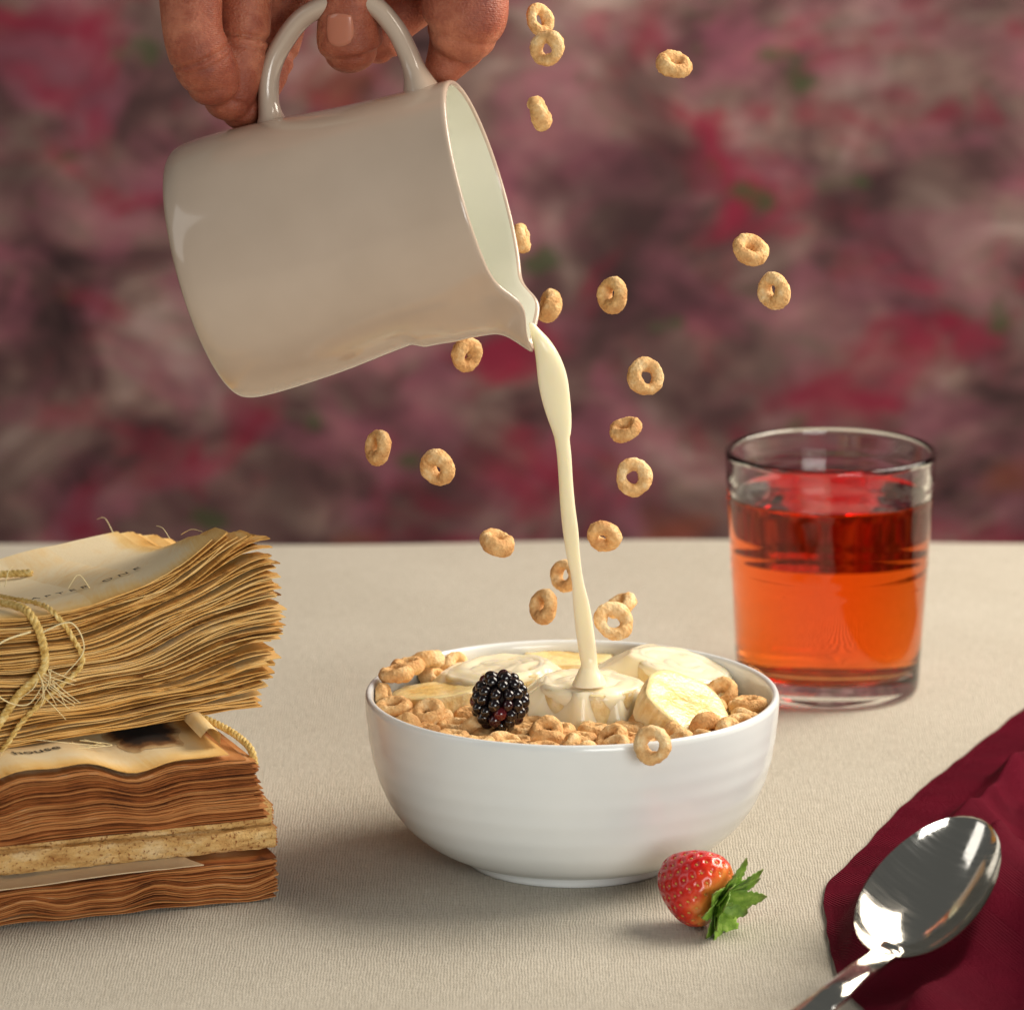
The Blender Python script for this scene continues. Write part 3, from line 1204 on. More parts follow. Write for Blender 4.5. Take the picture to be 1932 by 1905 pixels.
def build_books():
    # --- lowest book: brown water-stained pages under a cream flyleaf
    rot = lambda a: Matrix.Rotation(a, 4, 'Z')
    c0 = at_z(521, 1697, 0.0)
    b = empty('old_book', mtx=Matrix.Translation(c0) @ rot(BA))
    tag(b, 'brown-edged coverless old book lying on the tablecloth at the bottom of the pile', 'book')
    n = 30
    hC = .0130

    def waveC(x, y):
        return .0012 * math.sin(x * 130 + .4) * smooth(.06, 0, y) + .0008 * math.sin(x * 290 + 1) * smooth(.03, 0, y)
    for k in range(n):
        f = k / (n - 1)

        def zf(x, y, f=f, k=k):
            base = f * hC * (1 - .18 * smooth(-.02, -.10, x))
            a = .25 + .75 * math.sin(PI * min(1, f * 1.1 + .08))
            return .0008 + base + (waveC(x, y) + .0010) * a * (1 if f > .05 else .6) + .00025 * noise.noise(Vector((x * 55, k * 2.7, y * 20)))
        sheet_mesh('page', .185, .115, .00033, zf, .0006, 44, 6, M['paper_brown'], b, 100 + k, 0.0)

    def zfl(x, y):
        lift = .0060 * smooth(-.006, -.030, x) * smooth(.10, .0, y) * smooth(-.19, -.06, x)
        return hC * (1 - .18 * smooth(-.02, -.10, x)) + .0030 + .0008 * smooth(-.03, -.06, x)
    def cut(x, y, s):
        # torn flyleaf: its right part runs back diagonally
        return (x - .026 - .3 * y, y - .0045)
    sheet_mesh('flyleaf', .155, .108, .0003, zfl, .0008, 30, 6, M['cream'], b, 777, 0.0, corner=cut)

    # --- two glued blocks with their spine towards the camera
    z1 = hC + .0030
    c1 = at_z(521, 1601, z1)
    for q, (h, zz, dx, dy, lab) in enumerate(((.0072, 0.0, 0.0, 0.0, 'lower of two tan coverless books with dried glue on the spine'),
                                              (.0070, .0076, -.0013, .0012, 'upper of two tan coverless books with dried glue on the spine, under the brown pages'))):
        b2 = empty('old_book', mtx=Matrix.Translation(c1 + Vector((dx, dy, zz))) @ rot(BA + .01 - .015 * q))
        tag(b2, lab, 'book', 'tan spine books in the pile')
        V, F = [], []
        nu, nz = 120, 10
        prof = []
        for i in range(nu + 1):
            x = -.185 + .185 * i / nu
            for j in range(nz + 1):
                f = j / nz
                y = .0010 * noise.noise(Vector((x * 90, f * 4, q * 5))) + .0006 * noise.noise(Vector((x * 400, f * 9, q))) + .0012 * (abs(2 * f - 1)) ** 4
                z = h * f * (1 + .12 * noise.noise(Vector((x * 18, q * 3, 0)))) + .0004 * noise.noise(Vector((x * 200, q + 8, f)))
                V.append((x, y, z + .0003))
        for i in range(nu):
            for j in range(nz):
                a = i * (nz + 1) + j
                F.append((a, a + nz + 1, a + nz + 2, a + 1))
        base = len(V)
        # top sheet, right end and back
        for i in range(nu + 1):
            x = -.185 + .185 * i / nu
            ztop = V[i * (nz + 1) + nz][2]
            zbot = V[i * (nz + 1)][2]
            V.append((x, .112, ztop))
            V.append((x, .112, zbot))
        for i in range(nu):
            a, c = i * (nz + 1) + nz, base + 2 * i
            F.append((a, a + nz + 1, c + 2, c))
            a2 = i * (nz + 1)
            F.append((a2 + nz + 1, a2, c + 1, c + 3))
            F.append((c, c + 2, c + 3, c + 1))
        i = nu
        F.append(tuple([i * (nz + 1) + j for j in range(nz + 1)] + [base + 2 * i, base + 2 * i + 1])[::-1])
        F.append(tuple([j for j in range(nz + 1)] + [base, base + 1]))
        mesh_obj('page_block', V, F, M['spine'], b2, sharp=50)
        for k in range(7):
            zz2 = h * (k + .6) / 7.4
            mbp = MB()
            V2 = [(.0001, .002, zz2), (.0009 + .0004 * random.random(), .002, zz2), (.0009 + .0004 * random.random(), .111, zz2), (.0001, .111, zz2)]
            V2 += [(x, y, z + .0005) for x, y, z in V2]
            F2 = [(0, 3, 2, 1), (4, 5, 6, 7), (0, 1, 5, 4), (1, 2, 6, 5), (2, 3, 7, 6), (3, 0, 4, 7)]
            mesh_obj('page', V2, F2, M['paper_brown'], b2, sm=False, attr={'edge': [.5] * 8})

    # --- brown wavy book with the burnt title page
    z2 = z1 + .0152
    c2 = at_z(478, 1552, z2)
    b3 = empty('old_book', mtx=Matrix.Translation(c2) @ rot(BA + .03))
    tag(b3, 'dark brown wavy-paged old book with a burnt top page', 'book')
    hA = .0205
    n = 46

    def waveA(x, y, f):
        return (.0016 * math.sin(x * 118 + 2.0 + f * .9) + .0009 * math.sin(x * 245 + f * 2.2)) * (1 - .75 * smooth(.0, .09, y)) * smooth(.0, -.02, x) * (.35 + .65 * f if f < .9 else 1)
    for k in range(n):
        f = k / (n - 1)

        def zf(x, y, f=f, k=k):
            return .0010 + f * hA * (1 + .02 * math.sin(x * 60)) + waveA(x, y, f) * (1 if f > .1 else f * 10) * (1.15 if k == n - 1 else 1) + .00022 * noise.noise(Vector((x * 60, k * 3.1, y * 20)))
        sheet_mesh('page', .175, .112, .00031, zf, .0007, 44, 6, M['paper_brown'], b3, 300 + k, 0.0,
                   corner=lambda x, y, s: (x + .0042 * (1 - (s - 300) / 46.0), y))
    # title page: pale sheet lifting from the block, charred at the far corner
    zTop = lambda x, y: .0016 + hA + waveA(x, y, 1.0) + .0010 + .0016 * smooth(-.03, -.075, x) * smooth(.05, 0, y)
    sheet_mesh('title_page', .168, .108, .0003, zTop, .0006, 44, 8, M['paper_gold'], b3, 913, 0.0, corner=lambda x, y, s: (x - .008, y + .001))
    V, F, E = [], [], []
    na = 48
    rings = (0.0, .45, .75, .9, 1.0)
    for q, fr in enumerate(rings):
        for i in range(na):
            a = i / na * 2 * PI
            rr = 1 + .30 * noise.noise(Vector((math.cos(a) * 2, math.sin(a) * 2, 3))) + .12 * noise.noise(Vector((math.cos(a) * 7, math.sin(a) * 7, 5)))
            x, y = -.026 + .0125 * rr * fr * math.cos(a), .042 + .026 * rr * fr * math.sin(a)
            V.append((x, y, zTop(x, y) + .00045))
            E.append(fr)
    for q in range(len(rings) - 1):
        for i in range(na):
            k2 = (i + 1) % na
            F.append((q * na + i, (q + 1) * na + i, (q + 1) * na + k2, q * na + k2))
    tag(mesh_obj('burnt_patch', V, F, M['burnt'], b3, attr={'edge': E}), 'charred dark patch in the title page')
    # curled torn scrap in the corner
    V, F = [], []
    for i in range(15):
        a = -.6 + i / 14 * 3.6
        for j in range(6):
            y = .008 + .030 * j / 5
            rr = .0042 - .0002 * i * .5
            V.append((-.012 + rr * math.cos(a) + .002 * j / 5, y + .0008 * math.sin(i), hA + .0070 + rr * math.sin(a)))
    for i in range(14):
        for j in range(5):
            q = i * 6 + j
            F.append((q, q + 6, q + 7, q + 1))
    mesh_obj('torn_scrap', V, F, M['paper_gold'], b3, attr={'edge': [.15] * len(V)})
    for w, (px, py, sz, txt) in enumerate(((-.0700, .0330, .0058, 'ms'), (-.0745, .0200, .0068, 'house'))):
        text_mesh(txt, sz, M['ink'], b3, Matrix.Translation((px, py, 0.0006)) @ Matrix.Rotation(math.radians(4), 4, 'Z'), zf=zTop)

    # --- tied bundle of loose golden pages on top, fanning out at its right end
    z3 = z2 + hA + .0040
    c3 = at_z(512, 1362, z3)
    b4 = empty('page_bundle', mtx=Matrix.Translation(c3) @ rot(math.radians(21)))
    tag(b4, 'thick bundle of loose golden old pages tied with straw twine on top of the pile', 'pages')
    n = 84
    hB = .0450

    def zB(x, y, f):
        back = smooth(.0, .085, y)
        fan = smooth(-.075, .004, x) * (1 - .55 * back)
        tie = math.exp(-((x + .079) / .026) ** 2)
        h = hB * (1 + .40 * fan * fan - .05 * tie)
        base = .0052 * smooth(-.10, .0, x)
        curl = .0075 * smooth(-.05, .0, x) ** 2 * f ** 3 * (1 - back)
        sag = -.009 * smooth(.0, .09, y) * f
        return base + f * h + curl + sag + (.0010 * math.sin(x * 75 + f * 5) + .0006 * math.sin(x * 160 + f * 11)) * (1 - abs(2 * f - 1) ** 3)

    rr = random.Random(5)
    gaps = [max(.25, rr.gauss(1, .75)) for _ in range(n)]
    for g in (9, 17, 30, 31, 44, 52, 63, 70, 77):
        gaps[g] += 1.6
    tot = sum(gaps)
    acc = 0
    for k in range(n):
        acc += gaps[k]
        f = acc / tot
        am = rr.uniform(.0002, .0007) + (.0009 if rr.random() < .22 else 0)
        ph = rr.uniform(0, 6)

        def zf(x, y, f=f, k=k, am=am, ph=ph):
            z = zB(x, y, f)
            z += am * math.sin(x * 95 + ph) * smooth(-.09, -.02, x) + .0003 * noise.noise(Vector((x * 45, k * 2.9, y * 16)))
            return z

        shift = rr.uniform(-.0010, .0010) + .0030 * noise.noise(Vector((k * .23, 1.1, 0))) + .010 * math.sin(PI * f) - .006 - .012 * smooth(.80, 1.0, f)
        ysh = rr.uniform(-.0010, .0010) + .0042 * noise.noise(Vector((k * .31, 7.7, 0)))
        sheet_mesh('page', .170, .108, .00034, zf, .0010, 40, 7, M['paper_gold'], b4, 500 + k, 0.0,
                   corner=lambda x, y, s, shift=shift, ysh=ysh: (x + shift * smooth(-.07, 0, x), y + ysh))
    zT = lambda x, y: zB(x, y, 1.0) + .0012
    text_mesh('CHAPTER ONE', .0046, M['ink'], b4, Matrix.Translation((-.0850, .0230, 0)) @ Matrix.Rotation(math.radians(-3), 4, 'Z'), zf=zT, space=1.7)
    return b4, zB, b3, hA


BUNDLE, ZB, BOOKA, HA = build_books()


# ------------------------------------------------------------------ twine
def twine_strand(path, rad, plies, pitch, name, parent, wob=0.0):
    sm = catmull([tuple(p) for p in path], 140)
    P = [Vector(p) for p in sm]
    mb = MB()
    for q in range(plies):
        pts, L = [], 0.0
        ref = Vector((0.3, 0.2, 0.93))
        for i, p in enumerate(P):
            d = (P[min(i + 1, len(P) - 1)] - P[max(i - 1, 0)]).normalized()
            ref = (ref - d * ref.dot(d)).normalized()
            bi = d.cross(ref)
            if i:
                L += (P[i] - P[i - 1]).length
            a = L / pitch * 2 * PI + q * 2 * PI / plies
            pts.append(p + (ref * math.cos(a) + bi * math.sin(a)) * rad * .52)
        mb.add(tube(pts, [rad * .60] * len(pts), 7))
    return mb.build(name, M['twine'], parent)


def build_twine():
    mw = BUNDLE.matrix_world if BUNDLE.matrix_world.translation.length > 0 else BUNDLE.matrix_basis
    mw = BUNDLE.matrix_basis.copy()
    t = empty('twine', mtx=mw)
    tag(t, 'straw twine tied around the golden page bundle, ends frayed', 'twine')

    def loop(xt, xf, xb, yoff, rad, name):
        top = lambda x, y: ZB(x, y, 1.0) + .0010 + rad
        front = lambda x, f: Vector((x, -.0018 - rad + yoff, ZB(x, 0, f)))
        pts = [Vector((xt - .030, .1095, ZB(xt, .1, .5))), Vector((xt - .022, .106, top(xt, .106) - .001)), Vector((xt - .012, .070, top(xt, .07))),
               Vector((xt - .006, .032, top(xt, .032))), Vector((xt, .008, top(xt, .008))), Vector((xt + .002, -.0010 + yoff, top(xt, 0) - .0015)),
               front(lerp(xt, xf, .4) + .003, .84), front(xf, .6), front(lerp(xf, xb, .4), .40), front(lerp(xf, xb, .75), .2), front(xb, .03),
               Vector((xb - .004, .004, ZB(xb, 0, 0) - .0018)), Vector((xb - .010, .03, ZB(xb, 0, 0) - .0020))]
        return twine_strand(pts, rad, 3 if rad > .001 else 2, .0055, name, t)
    loop(-.0840, -.0790, -.1000, 0.0, .0014, 'strand')
    loop(-.0760, -.0660, -.0930, -.0008, .0009, 'strand')
    # strand lying across the far part of the top sheet
    top2 = lambda x, y: ZB(x, y, 1.0) + .0026
    twine_strand([(-.13, .070, top2(-.13, .07)), (-.11, .077, top2(-.11, .077)), (-.09, .083, top2(-.09, .083)), (-.072, .083, top2(-.072, .083)), (-.060, .076, top2(-.06, .076) - .0008)], .0012, 3, .0055, 'strand', t)
    # frayed fibres
    mb = MB()
    rr = random.Random(3)
    y0 = -.0035
    zf = lambda x, f: ZB(x, 0, f)

    def fib(pts, r):
        sm = catmull(pts, 30)
        mb.add(tube([Vector(p) for p in sm], [r * (1 - .5 * i / 29) for i in range(30)], 5))
    fib([(-.083, y0, zf(-.083, .92)), (-.094, y0 - .003, zf(-.094, .86)), (-.101, y0 - .003, zf(-.1, .66)), (-.094, y0 - .003, zf(-.094, .40)), (-.085, y0 - .002, zf(-.085, .33)), (-.079, y0, zf(-.079, .5))], .00035)
    fib([(-.080, y0, zf(-.08, .9)), (-.070, y0 - .002, zf(-.07, .95)), (-.066, y0 - .003, zf(-.066, .75)), (-.073, y0 - .003, zf(-.073, .55))], .0003)
    for k in range(16):
        x = -.079 + rr.uniform(-.002, .003)
        f = rr.uniform(.42, .62)
        dx = rr.uniform(-.008, .012)
        df = rr.uniform(-.30, -.10)
        fib([(x, y0, zf(x, f)), (x + dx * .4, y0 - .003, zf(x, f + df * .4)), (x + dx, y0 - .003 * rr.random(), zf(x, f + df))], .00022)
    for k in range(6):
        x = rr.uniform(-.13, -.01)
        y = rr.uniform(.01, .1)
        z = ZB(x, y, 1) + .0025
        dx, dy = rr.uniform(-.014, .014), rr.uniform(-.02, .02)
        fib([(x, y, z), (x + dx * .5, y + dy * .5, z + rr.uniform(.001, .008)), (x + dx, y + dy, z + rr.uniform(.0, .009))], .00018)
    for k in range(4):
        x = rr.uniform(-.10, -.05)
        z = ZB(x, 0, 0)
        fib([(x, .0, z - .001), (x + rr.uniform(-.01, .01), -.006, z - .002), (x + rr.uniform(-.02, .02), -.010, z - rr.uniform(-.004, .006))], .0002)
    tag(mb.build('loose_fibres', M['fibre'], t), kind='stuff')
    # short end around the corner of the burnt book
    t2 = empty('twine', mtx=BOOKA.matrix_basis.copy())
    tag(t2, 'short straw twine crossing the corner of the burnt wavy book', 'twine')
    z = HA + .0060
    twine_strand([(-.050, .060, z - .001), (-.038, .056, z), (-.024, .050, z + .001), (-.010, .036, z + .002), (-.002, .022, z), (.0015, .008, z - .003), (.002, .004, z - .008)], .0012, 3, .0055, 'strand', t2)


build_twine()

# ------------------------------------------------------------------ napkin and spoon
SP_N = at_z(1666, 1803, .0165)            # where bowl meets handle
SP_T = at_depth(1848, 1576, (SP_N - CAM).dot(FWD) + .0400)


def napkin_height(p, e):
    """p world xy, e distance from the napkin's edge"""
    a = Vector((SP_N.x, SP_N.y)); b = Vector((SP_T.x, SP_T.y))
    d = (b - a)
    L = d.length
    d = d / L
    q = Vector((p[0], p[1])) - a
    s = q.dot(d) / L
    lat = q.x * d.y - q.y * d.x                # + to the right of the spoon
    ramp_h = lerp(.006, .033, smooth(-.1, 1.05, s)) * smooth(2.8, 1.1, s)
    wid = math.exp(-(max(0, abs(lat - .012) - .012) / .042) ** 2) 
    h = .006 + ramp_h * wid
    # folds
    f1 = noise.noise(Vector((p[0] * 14 + p[1] * 9, p[1] * 16 - p[0] * 12, 1.7)))
    f2 = 1 - 2 * abs(math.sin((p[0] * .94 - p[1] * .34) * 88 + 1.9 * noise.noise(Vector((p[0] * 13, p[1] * 9, 4))))) ** .8
    f3 = noise.noise(Vector((p[0] * 46, p[1] * 30, 8))) + .5 * noise.noise(Vector((p[0] * 90, p[1] * 60, 3)))
    under = math.exp(-((s - .5) / .75) ** 2 - (lat / .03) ** 2)
    h += (.0060 * f1 + .0075 * f2 * smooth(-.35, .3, f1 + .25) + .0030 * f3) * (1 - .9 * under)
    h -= .0125 * math.exp(-((s - .45) / .55) ** 2 - (lat / .028) ** 2)
    h = max(h, .0035)
    return .0015 + (h - .0015) * (1 - math.exp(-(e / .0075) ** 1.3))


def build_napkin():
    bd = [(1790, 2100), (1700, 1985), (1650, 1915), (1606, 1868), (1580, 1815), (1566, 1745), (1561, 1700), (1566, 1668), (1598, 1632), (1640, 1590), (1690, 1536), (1742, 1486), (1800, 1441), (1868, 1386), (1932, 1337), (2010, 1278), (2100, 1216)]
    pts = [at_z(u, v, 0.002) for u, v in bd]
    sm = catmull([(p.x, p.y) for p in pts], 190)
    V, F = [], []
    ns = 84
    for i, (x, y) in enumerate(sm):
        for j in range(ns + 1):
            f = j / ns
            s = .20 * f ** 1.7
            w = .0010 * noise.noise(Vector((x * 60, y * 60, 3)))
            # the fabric runs inwards to the right and a little away from the corner
            px = x + s + w
            py = y * (1 - .15 * f) + (-.0) * f
            e = s
            z = napkin_height((px, py), e)
            if j == 0:
                z = .0012
            V.append((px - (.0014 if j in (1, 2, 3) else 0), py, z))
    for i in range(len(sm) - 1):
        for j in range(ns):
            a = i * (ns + 1) + j
            F.append((a, a + 1, a + ns + 2, a + ns + 1)[::-1])
    o = mesh_obj('napkin', V, F, M['napkin'])
    md = o.modifiers.new('sub', 'SUBSURF')
    md.levels = md.render_levels = 1
    tag(o, 'crumpled dark crimson cloth napkin lying under the spoon', 'napkin')


build_napkin()


def build_spoon():
    ax = (SP_T - SP_N)
    Lb = ax.length
    ax.normalize()
    # face of the bowl turned up and a little to the left of the axis
    up = (Vector((0, 0, 1)) - ax * ax.z)
    up.normalize()
    side = ax.cross(up)
    nrm = (up * math.cos(.16) - FWD * 0.22).normalized()
    m = frame(SP_N, ax, nrm)
    r = empty('spoon', mtx=m)
    tag(r, 'polished steel tablespoon lying face up on the crimson napkin', 'spoon')
    W2 = .0198
    # bowl: egg outline, x along axis from 0..Lb, z up
    nu, nv = 64, 40
    th = .0011

    def half(x):
        f = x / Lb
        g = f ** .90
        return W2 * math.sqrt(max(0.0, 1 - (2 * g - 1) ** 2)) if 0 < f < 1 else 0.0

    V, F = [], []
    for s in (0, 1):
        for i in range(nu + 1):
            f = .5 - .5 * math.cos(PI * (i / nu * .985 + .0075))
            x = Lb * f
            hw = half(x)
            for j in range(nv + 1):
                b = -1 + 2 * j / nv
                y = hw * b
                q = max(0.0, 1 - (b * b))
                dep = .0125 * (math.sin(PI * f ** .85) ** .75) * q ** .9
                edge = .0010 * (1 - f) ** 3
                V.append((x, y, -dep + edge - (th if s else 0) * (0.35 + .65 * q)))
    n1 = nv + 1
    off = (nu + 1) * n1
    for i in range(nu):
        for j in range(nv):
            a = i * n1 + j
            F.append((a, a + n1, a + n1 + 1, a + 1))
            F.append((off + a, off + a + 1, off + a + n1 + 1, off + a + n1))
    for i in range(nu):
        for a, sg in ((i * n1, 1), (i * n1 + nv, -1)):
            q = (a, off + a, off + a + n1, a + n1)
            F.append(q if sg > 0 else q[::-1])
    for a0, sg in ((0, -1), (nu * n1, 1)):
        for j in range(nv):
            q = (a0 + j, off + a0 + j, off + a0 + j + 1, a0 + j + 1)
            F.append(q if sg < 0 else q[::-1])
    mesh_obj('spoon_bowl', V, F, M['steel'], r, sharp=55)
    # handle: neck bends down onto the cloth and runs out of the frame, wider and flatter at its end
    inv = m.inverted()
    wp = [SP_N + ax * .0060 - nrm * .0012, SP_N + nrm * .0002, at_z(1640, 1822, .0195), at_z(1612, 1843, .0205), at_z(1575, 1874, .0190), at_z(1535, 1908, .0150), at_z(1440, 1990, .0075), at_z(1330, 2085, .0022), at_z(1240, 2160, .0015)]
    sm = catmull([tuple(inv @ p) for p in wp], 90)
    wd = catmull([(.0040, .0013), (.0042, .0016), (.0042, .0020), (.0040, .0021), (.0045, .0020), (.0052, .0018), (.0074, .0016), (.0090, .0013), (.0088, .0010)], 90)
    V, F = [], []
    P = [Vector(p) for p in sm]
    seg = 20
    upl = (inv.to_3x3() @ (Vector((0.06, -.30, .9)))).normalized()
    for i, p in enumerate(P):
        d = (P[min(i + 1, 89)] - P[max(i - 1, 0)]).normalized()
        sd = d.cross(upl).normalized()
        nn = sd.cross(d).normalized()
        w, t = wd[i]
        for j in range(seg):
            a = 2 * PI * j / seg
            ca, sa = math.cos(a), math.sin(a)
            V.append(p + sd * (w * (abs(ca) ** .7) * (1 if ca > 0 else -1)) + nn * (t * (abs(sa) ** .8) * (1 if sa > 0 else -1)))
    for i in range(89):
        for j in range(seg):
            k = (j + 1) % seg
            F.append((i * seg + j, i * seg + k, (i + 1) * seg + k, (i + 1) * seg + j))
    F.append(tuple(reversed(range(seg))))
    F.append(tuple(range(89 * seg, 90 * seg)))
    mesh_obj('handle', V, F, M['steel'], r, sharp=60)


build_spoon()


# ------------------------------------------------------------------ strawberry
def build_strawberry():
    Ls, Rs = .0255, .0124
    c = at_z(1354, 1696, .0108)            # calyx centre
    tip = at_z(1243, 1654, .0122)
    d = tip - c
    d.z = .0078
    d.y = .013
    r = empty('strawberry', mtx=frame(c, UPV, d) @ Matrix.Scale(0.97, 4))
    tag(r, 'ripe red strawberry with green leaves lying on the tablecloth before the bowl', 'strawberry')
    prof = [(.0001, -.0006), (.0050, -.0008), (.0095, .0002), (.0121, .0030), (.0128, .0066), (.0121, .0106), (.0104, .0148), (.0082, .0184), (.0057, .0212), (.0030, .0228), (.0001, .0234)]
    P = resample(prof, 110)
    # spiral seeds
    seeds = []
    N = 150
    ga = PI * (3 - math.sqrt(5))
    # arc-length/area table
    area = [0]
    for i in range(1, len(P)):
        dl = math.hypot(P[i][0] - P[i - 1][0], P[i][1] - P[i - 1][1])
        area.append(area[-1] + (P[i][0] + P[i - 1][0]) * dl)
    for k in range(N):
        t = area[-1] * (k + .5) / N
        i = next(q for q in range(len(area)) if area[q] >= t)
        rr, zz = P[i]
        if zz < .0012 and rr < .0095:
            continue
        ph = k * ga
        # local normal
        a, b = P[max(i - 1, 0)], P[min(i + 1, len(P) - 1)]
        tr, tz = b[0] - a[0], b[1] - a[1]
        L = math.hypot(tr, tz) or 1
        nr, nz = tz / L, -tr / L
        seeds.append((Vector((rr * math.cos(ph), rr * math.sin(ph), zz)), Vector((nr * math.cos(ph), nr * math.sin(ph), nz)),
                      Vector((tr / L * math.cos(ph), tr / L * math.sin(ph), tz / L))))

    def fn(a, z, ph, i):
        lob = 1 + .035 * math.cos(2 * ph + .6) + .018 * math.cos(3 * ph + z * 60)
        p = Vector((a * lob * math.cos(ph), a * lob * math.sin(ph), z))
        q = Vector((a * math.cos(ph), a * math.sin(ph), z))
        dm = min((q - s[0]).length_squared for s in seeds)
        dent = .00085 * math.exp(-dm / (.00090 ** 2))
        if a > 1e-3:
            p -= Vector((math.cos(ph), math.sin(ph), (z - .010) * 40)).normalized() * dent
        return tuple(p)
    V, F = lathe(P, 130, fn)
    mesh_obj('flesh', V, F, M['strawberry'], r)
    mb = MB()
    for p, nr, tg in seeds:
        ph = math.atan2(p.y, p.x)
        lob = 1 + .035 * math.cos(2 * ph + .6) + .018 * math.cos(3 * ph + p.z * 60)
        p = Vector((p.x * lob, p.y * lob, p.z)) - nr * .00055
        bi = nr.cross(tg)
        VV, FF = [], []
        for a in range(5):
            la = -PI / 2 + PI * a / 4
            for b in range(6):
                lo = 2 * PI * b / 6
                VV.append(p + tg * (.00058 * math.sin(la)) + bi * (.00036 * math.cos(la) * math.cos(lo)) + nr * (.00030 * math.cos(la) * math.sin(lo)))
        for a in range(4):
            for b in range(6):
                FF.append((a * 6 + b, a * 6 + (b + 1) % 6, (a + 1) * 6 + (b + 1) % 6, (a + 1) * 6 + b))
        mb.add((VV, FF))
    tag(mb.build('seeds', M['seed'], r), kind='stuff')
    # calyx leaves: pointed, folded, toothed; fan away from the berry
    rr = random.Random(11)
    nl = 17
    for k in range(nl):
        ph = 2 * PI * k / nl + rr.uniform(-.15, .15)
        ln = rr.uniform(.0115, .0180)
        wd = rr.uniform(.0034, .0048)
        flare = rr.uniform(.42, .80) if k % 2 else rr.uniform(.85, 1.25)              # 0 = along the stem, large = spread flat
        V, F, E = [], [], []
        nu, nv = 16, 6
        for i in range(nu + 1):
            f = i / nu
            ang = flare * (1.25 - .55 * f)
            rad = ln * (f * math.sin(flare) + .18 * f * f) + .0018
            zz = -.0003 - ln * (f * math.cos(flare) * .85 - .25 * f * f * math.sin(flare))
            w = wd * (math.sin(PI * min(1, f * .93 + .07)) ** .75) * (1 - .26 * (i % 2) * (f > .45))
            if i == nu:
                w = .0001
            for j in range(nv + 1):
                b = -1 + 2 * j / nv
                lat = w * b
                fold = .0008 * abs(b) * (1 - f * .5) + .0003 * noise.noise(Vector((f * 5, b * 2, k)))
                V.append((rad * math.cos(ph) - lat * math.sin(ph), rad * math.sin(ph) + lat * math.cos(ph), zz - fold))
                E.append(smooth(.78, 1.0, f) * .9)
        for i in range(nu):
            for j in range(nv):
                a = i * (nv + 1) + j
                F.append((a, a + 1, a + nv + 2, a + nv + 1))
        o = mesh_obj('leaf', V, F, M['leaf'], r, attr={'edge': E})
        sd = o.modifiers.new('t', 'SOLIDIFY')
        sd.thickness = .00025
    V, F = tube([Vector((0, 0, -.0005)), Vector((.0003, .0004, -.0030)), Vector((.0010, .0008, -.0052))], [.0012, .0009, .0008], 8)
    mesh_obj('stem', V, F, M['leaf'], r, attr={'edge': [.2] * len(V)})


build_strawberry()


# ------------------------------------------------------------------ blackberry
def build_blackberry():
    c = at_z(943, 1322, .0620)
    c = at_depth(943, 1322, (at_z(943, 1372, .0540) - CAM).dot(FWD) + .002)
    m = frame(c, RIGHT, (UPV * .9 + RIGHT * .12 - FWD * .35))
    r = empty('blackberry', mtx=m @ Matrix.Scale(1.04, 4))
    tag(r, 'shiny blackberry perched on the cereal at the front left of the bowl', 'blackberry')
    a, b = .0074, .0080
    V, F = [], []
    n1, n2 = 12, 20
    base = None
    core_p = [(a * .92 * math.sin(PI * i / 14 * .999 + .0005), -b * .92 * math.cos(PI * i / 14)) for i in range(15)]
    mesh_obj('core', *lathe(core_p, 24), M['char'], r)
    # one drupelet mesh shared by all
    bm = bmesh.new()
    bmesh.ops.create_icosphere(bm, subdivisions=3, radius=1.0)
    dm = bpy.data.meshes.new('drupelet')
    bm.to_mesh(dm)
    bm.free()
    dm.shade_smooth()
    dm.materials.append(M['drupelet'])
    rr = random.Random(2)
    rows = [(-.86, 5), (-.55, 9), (-.18, 12), (.20, 12), (.55, 10), (.83, 6), (.99, 1)]
    hairs = MB()
    for q, (zc, cnt) in enumerate(rows):
        for k in range(cnt):
            ph = 2 * PI * (k + .5 * (q % 2)) / cnt + rr.uniform(-.08, .08)
            th = math.asin(zc) + rr.uniform(-.05, .05)
            p = Vector((a * math.cos(th) * math.cos(ph), a * math.cos(th) * math.sin(ph), b * math.sin(th)))
            nn = Vector((p.x / a ** 2, p.y / a ** 2, p.z / b ** 2)).normalized()
            o = bpy.data.objects.new('drupelet', dm)
            COL.objects.link(o)
            o.parent = r
            s = rr.uniform(.00195, .00235)
            mm = frame(p, Vector((0, 0, 1)) if abs(nn.z) < .9 else Vector((1, 0, 0)), nn)
            o.matrix_basis = mm @ Matrix.Diagonal((s * 1.05, s * rr.uniform(.88, 1.0), s * 1.1, 1))
            if rr.random() < .35:
                st = p + nn * s * .95
                tg = Vector((rr.uniform(-1, 1), rr.uniform(-1, 1), rr.uniform(-1, 1)))
                tg = (tg - nn * tg.dot(nn)).normalized()
                hairs.add(tube([st, st + nn * .0005 + tg * .0006, st + nn * .0005 + tg * .0015], [.00009, .00008, .00004], 5))
    tag(hairs.build('hairs', M['hair'], r), kind='stuff')


build_blackberry()


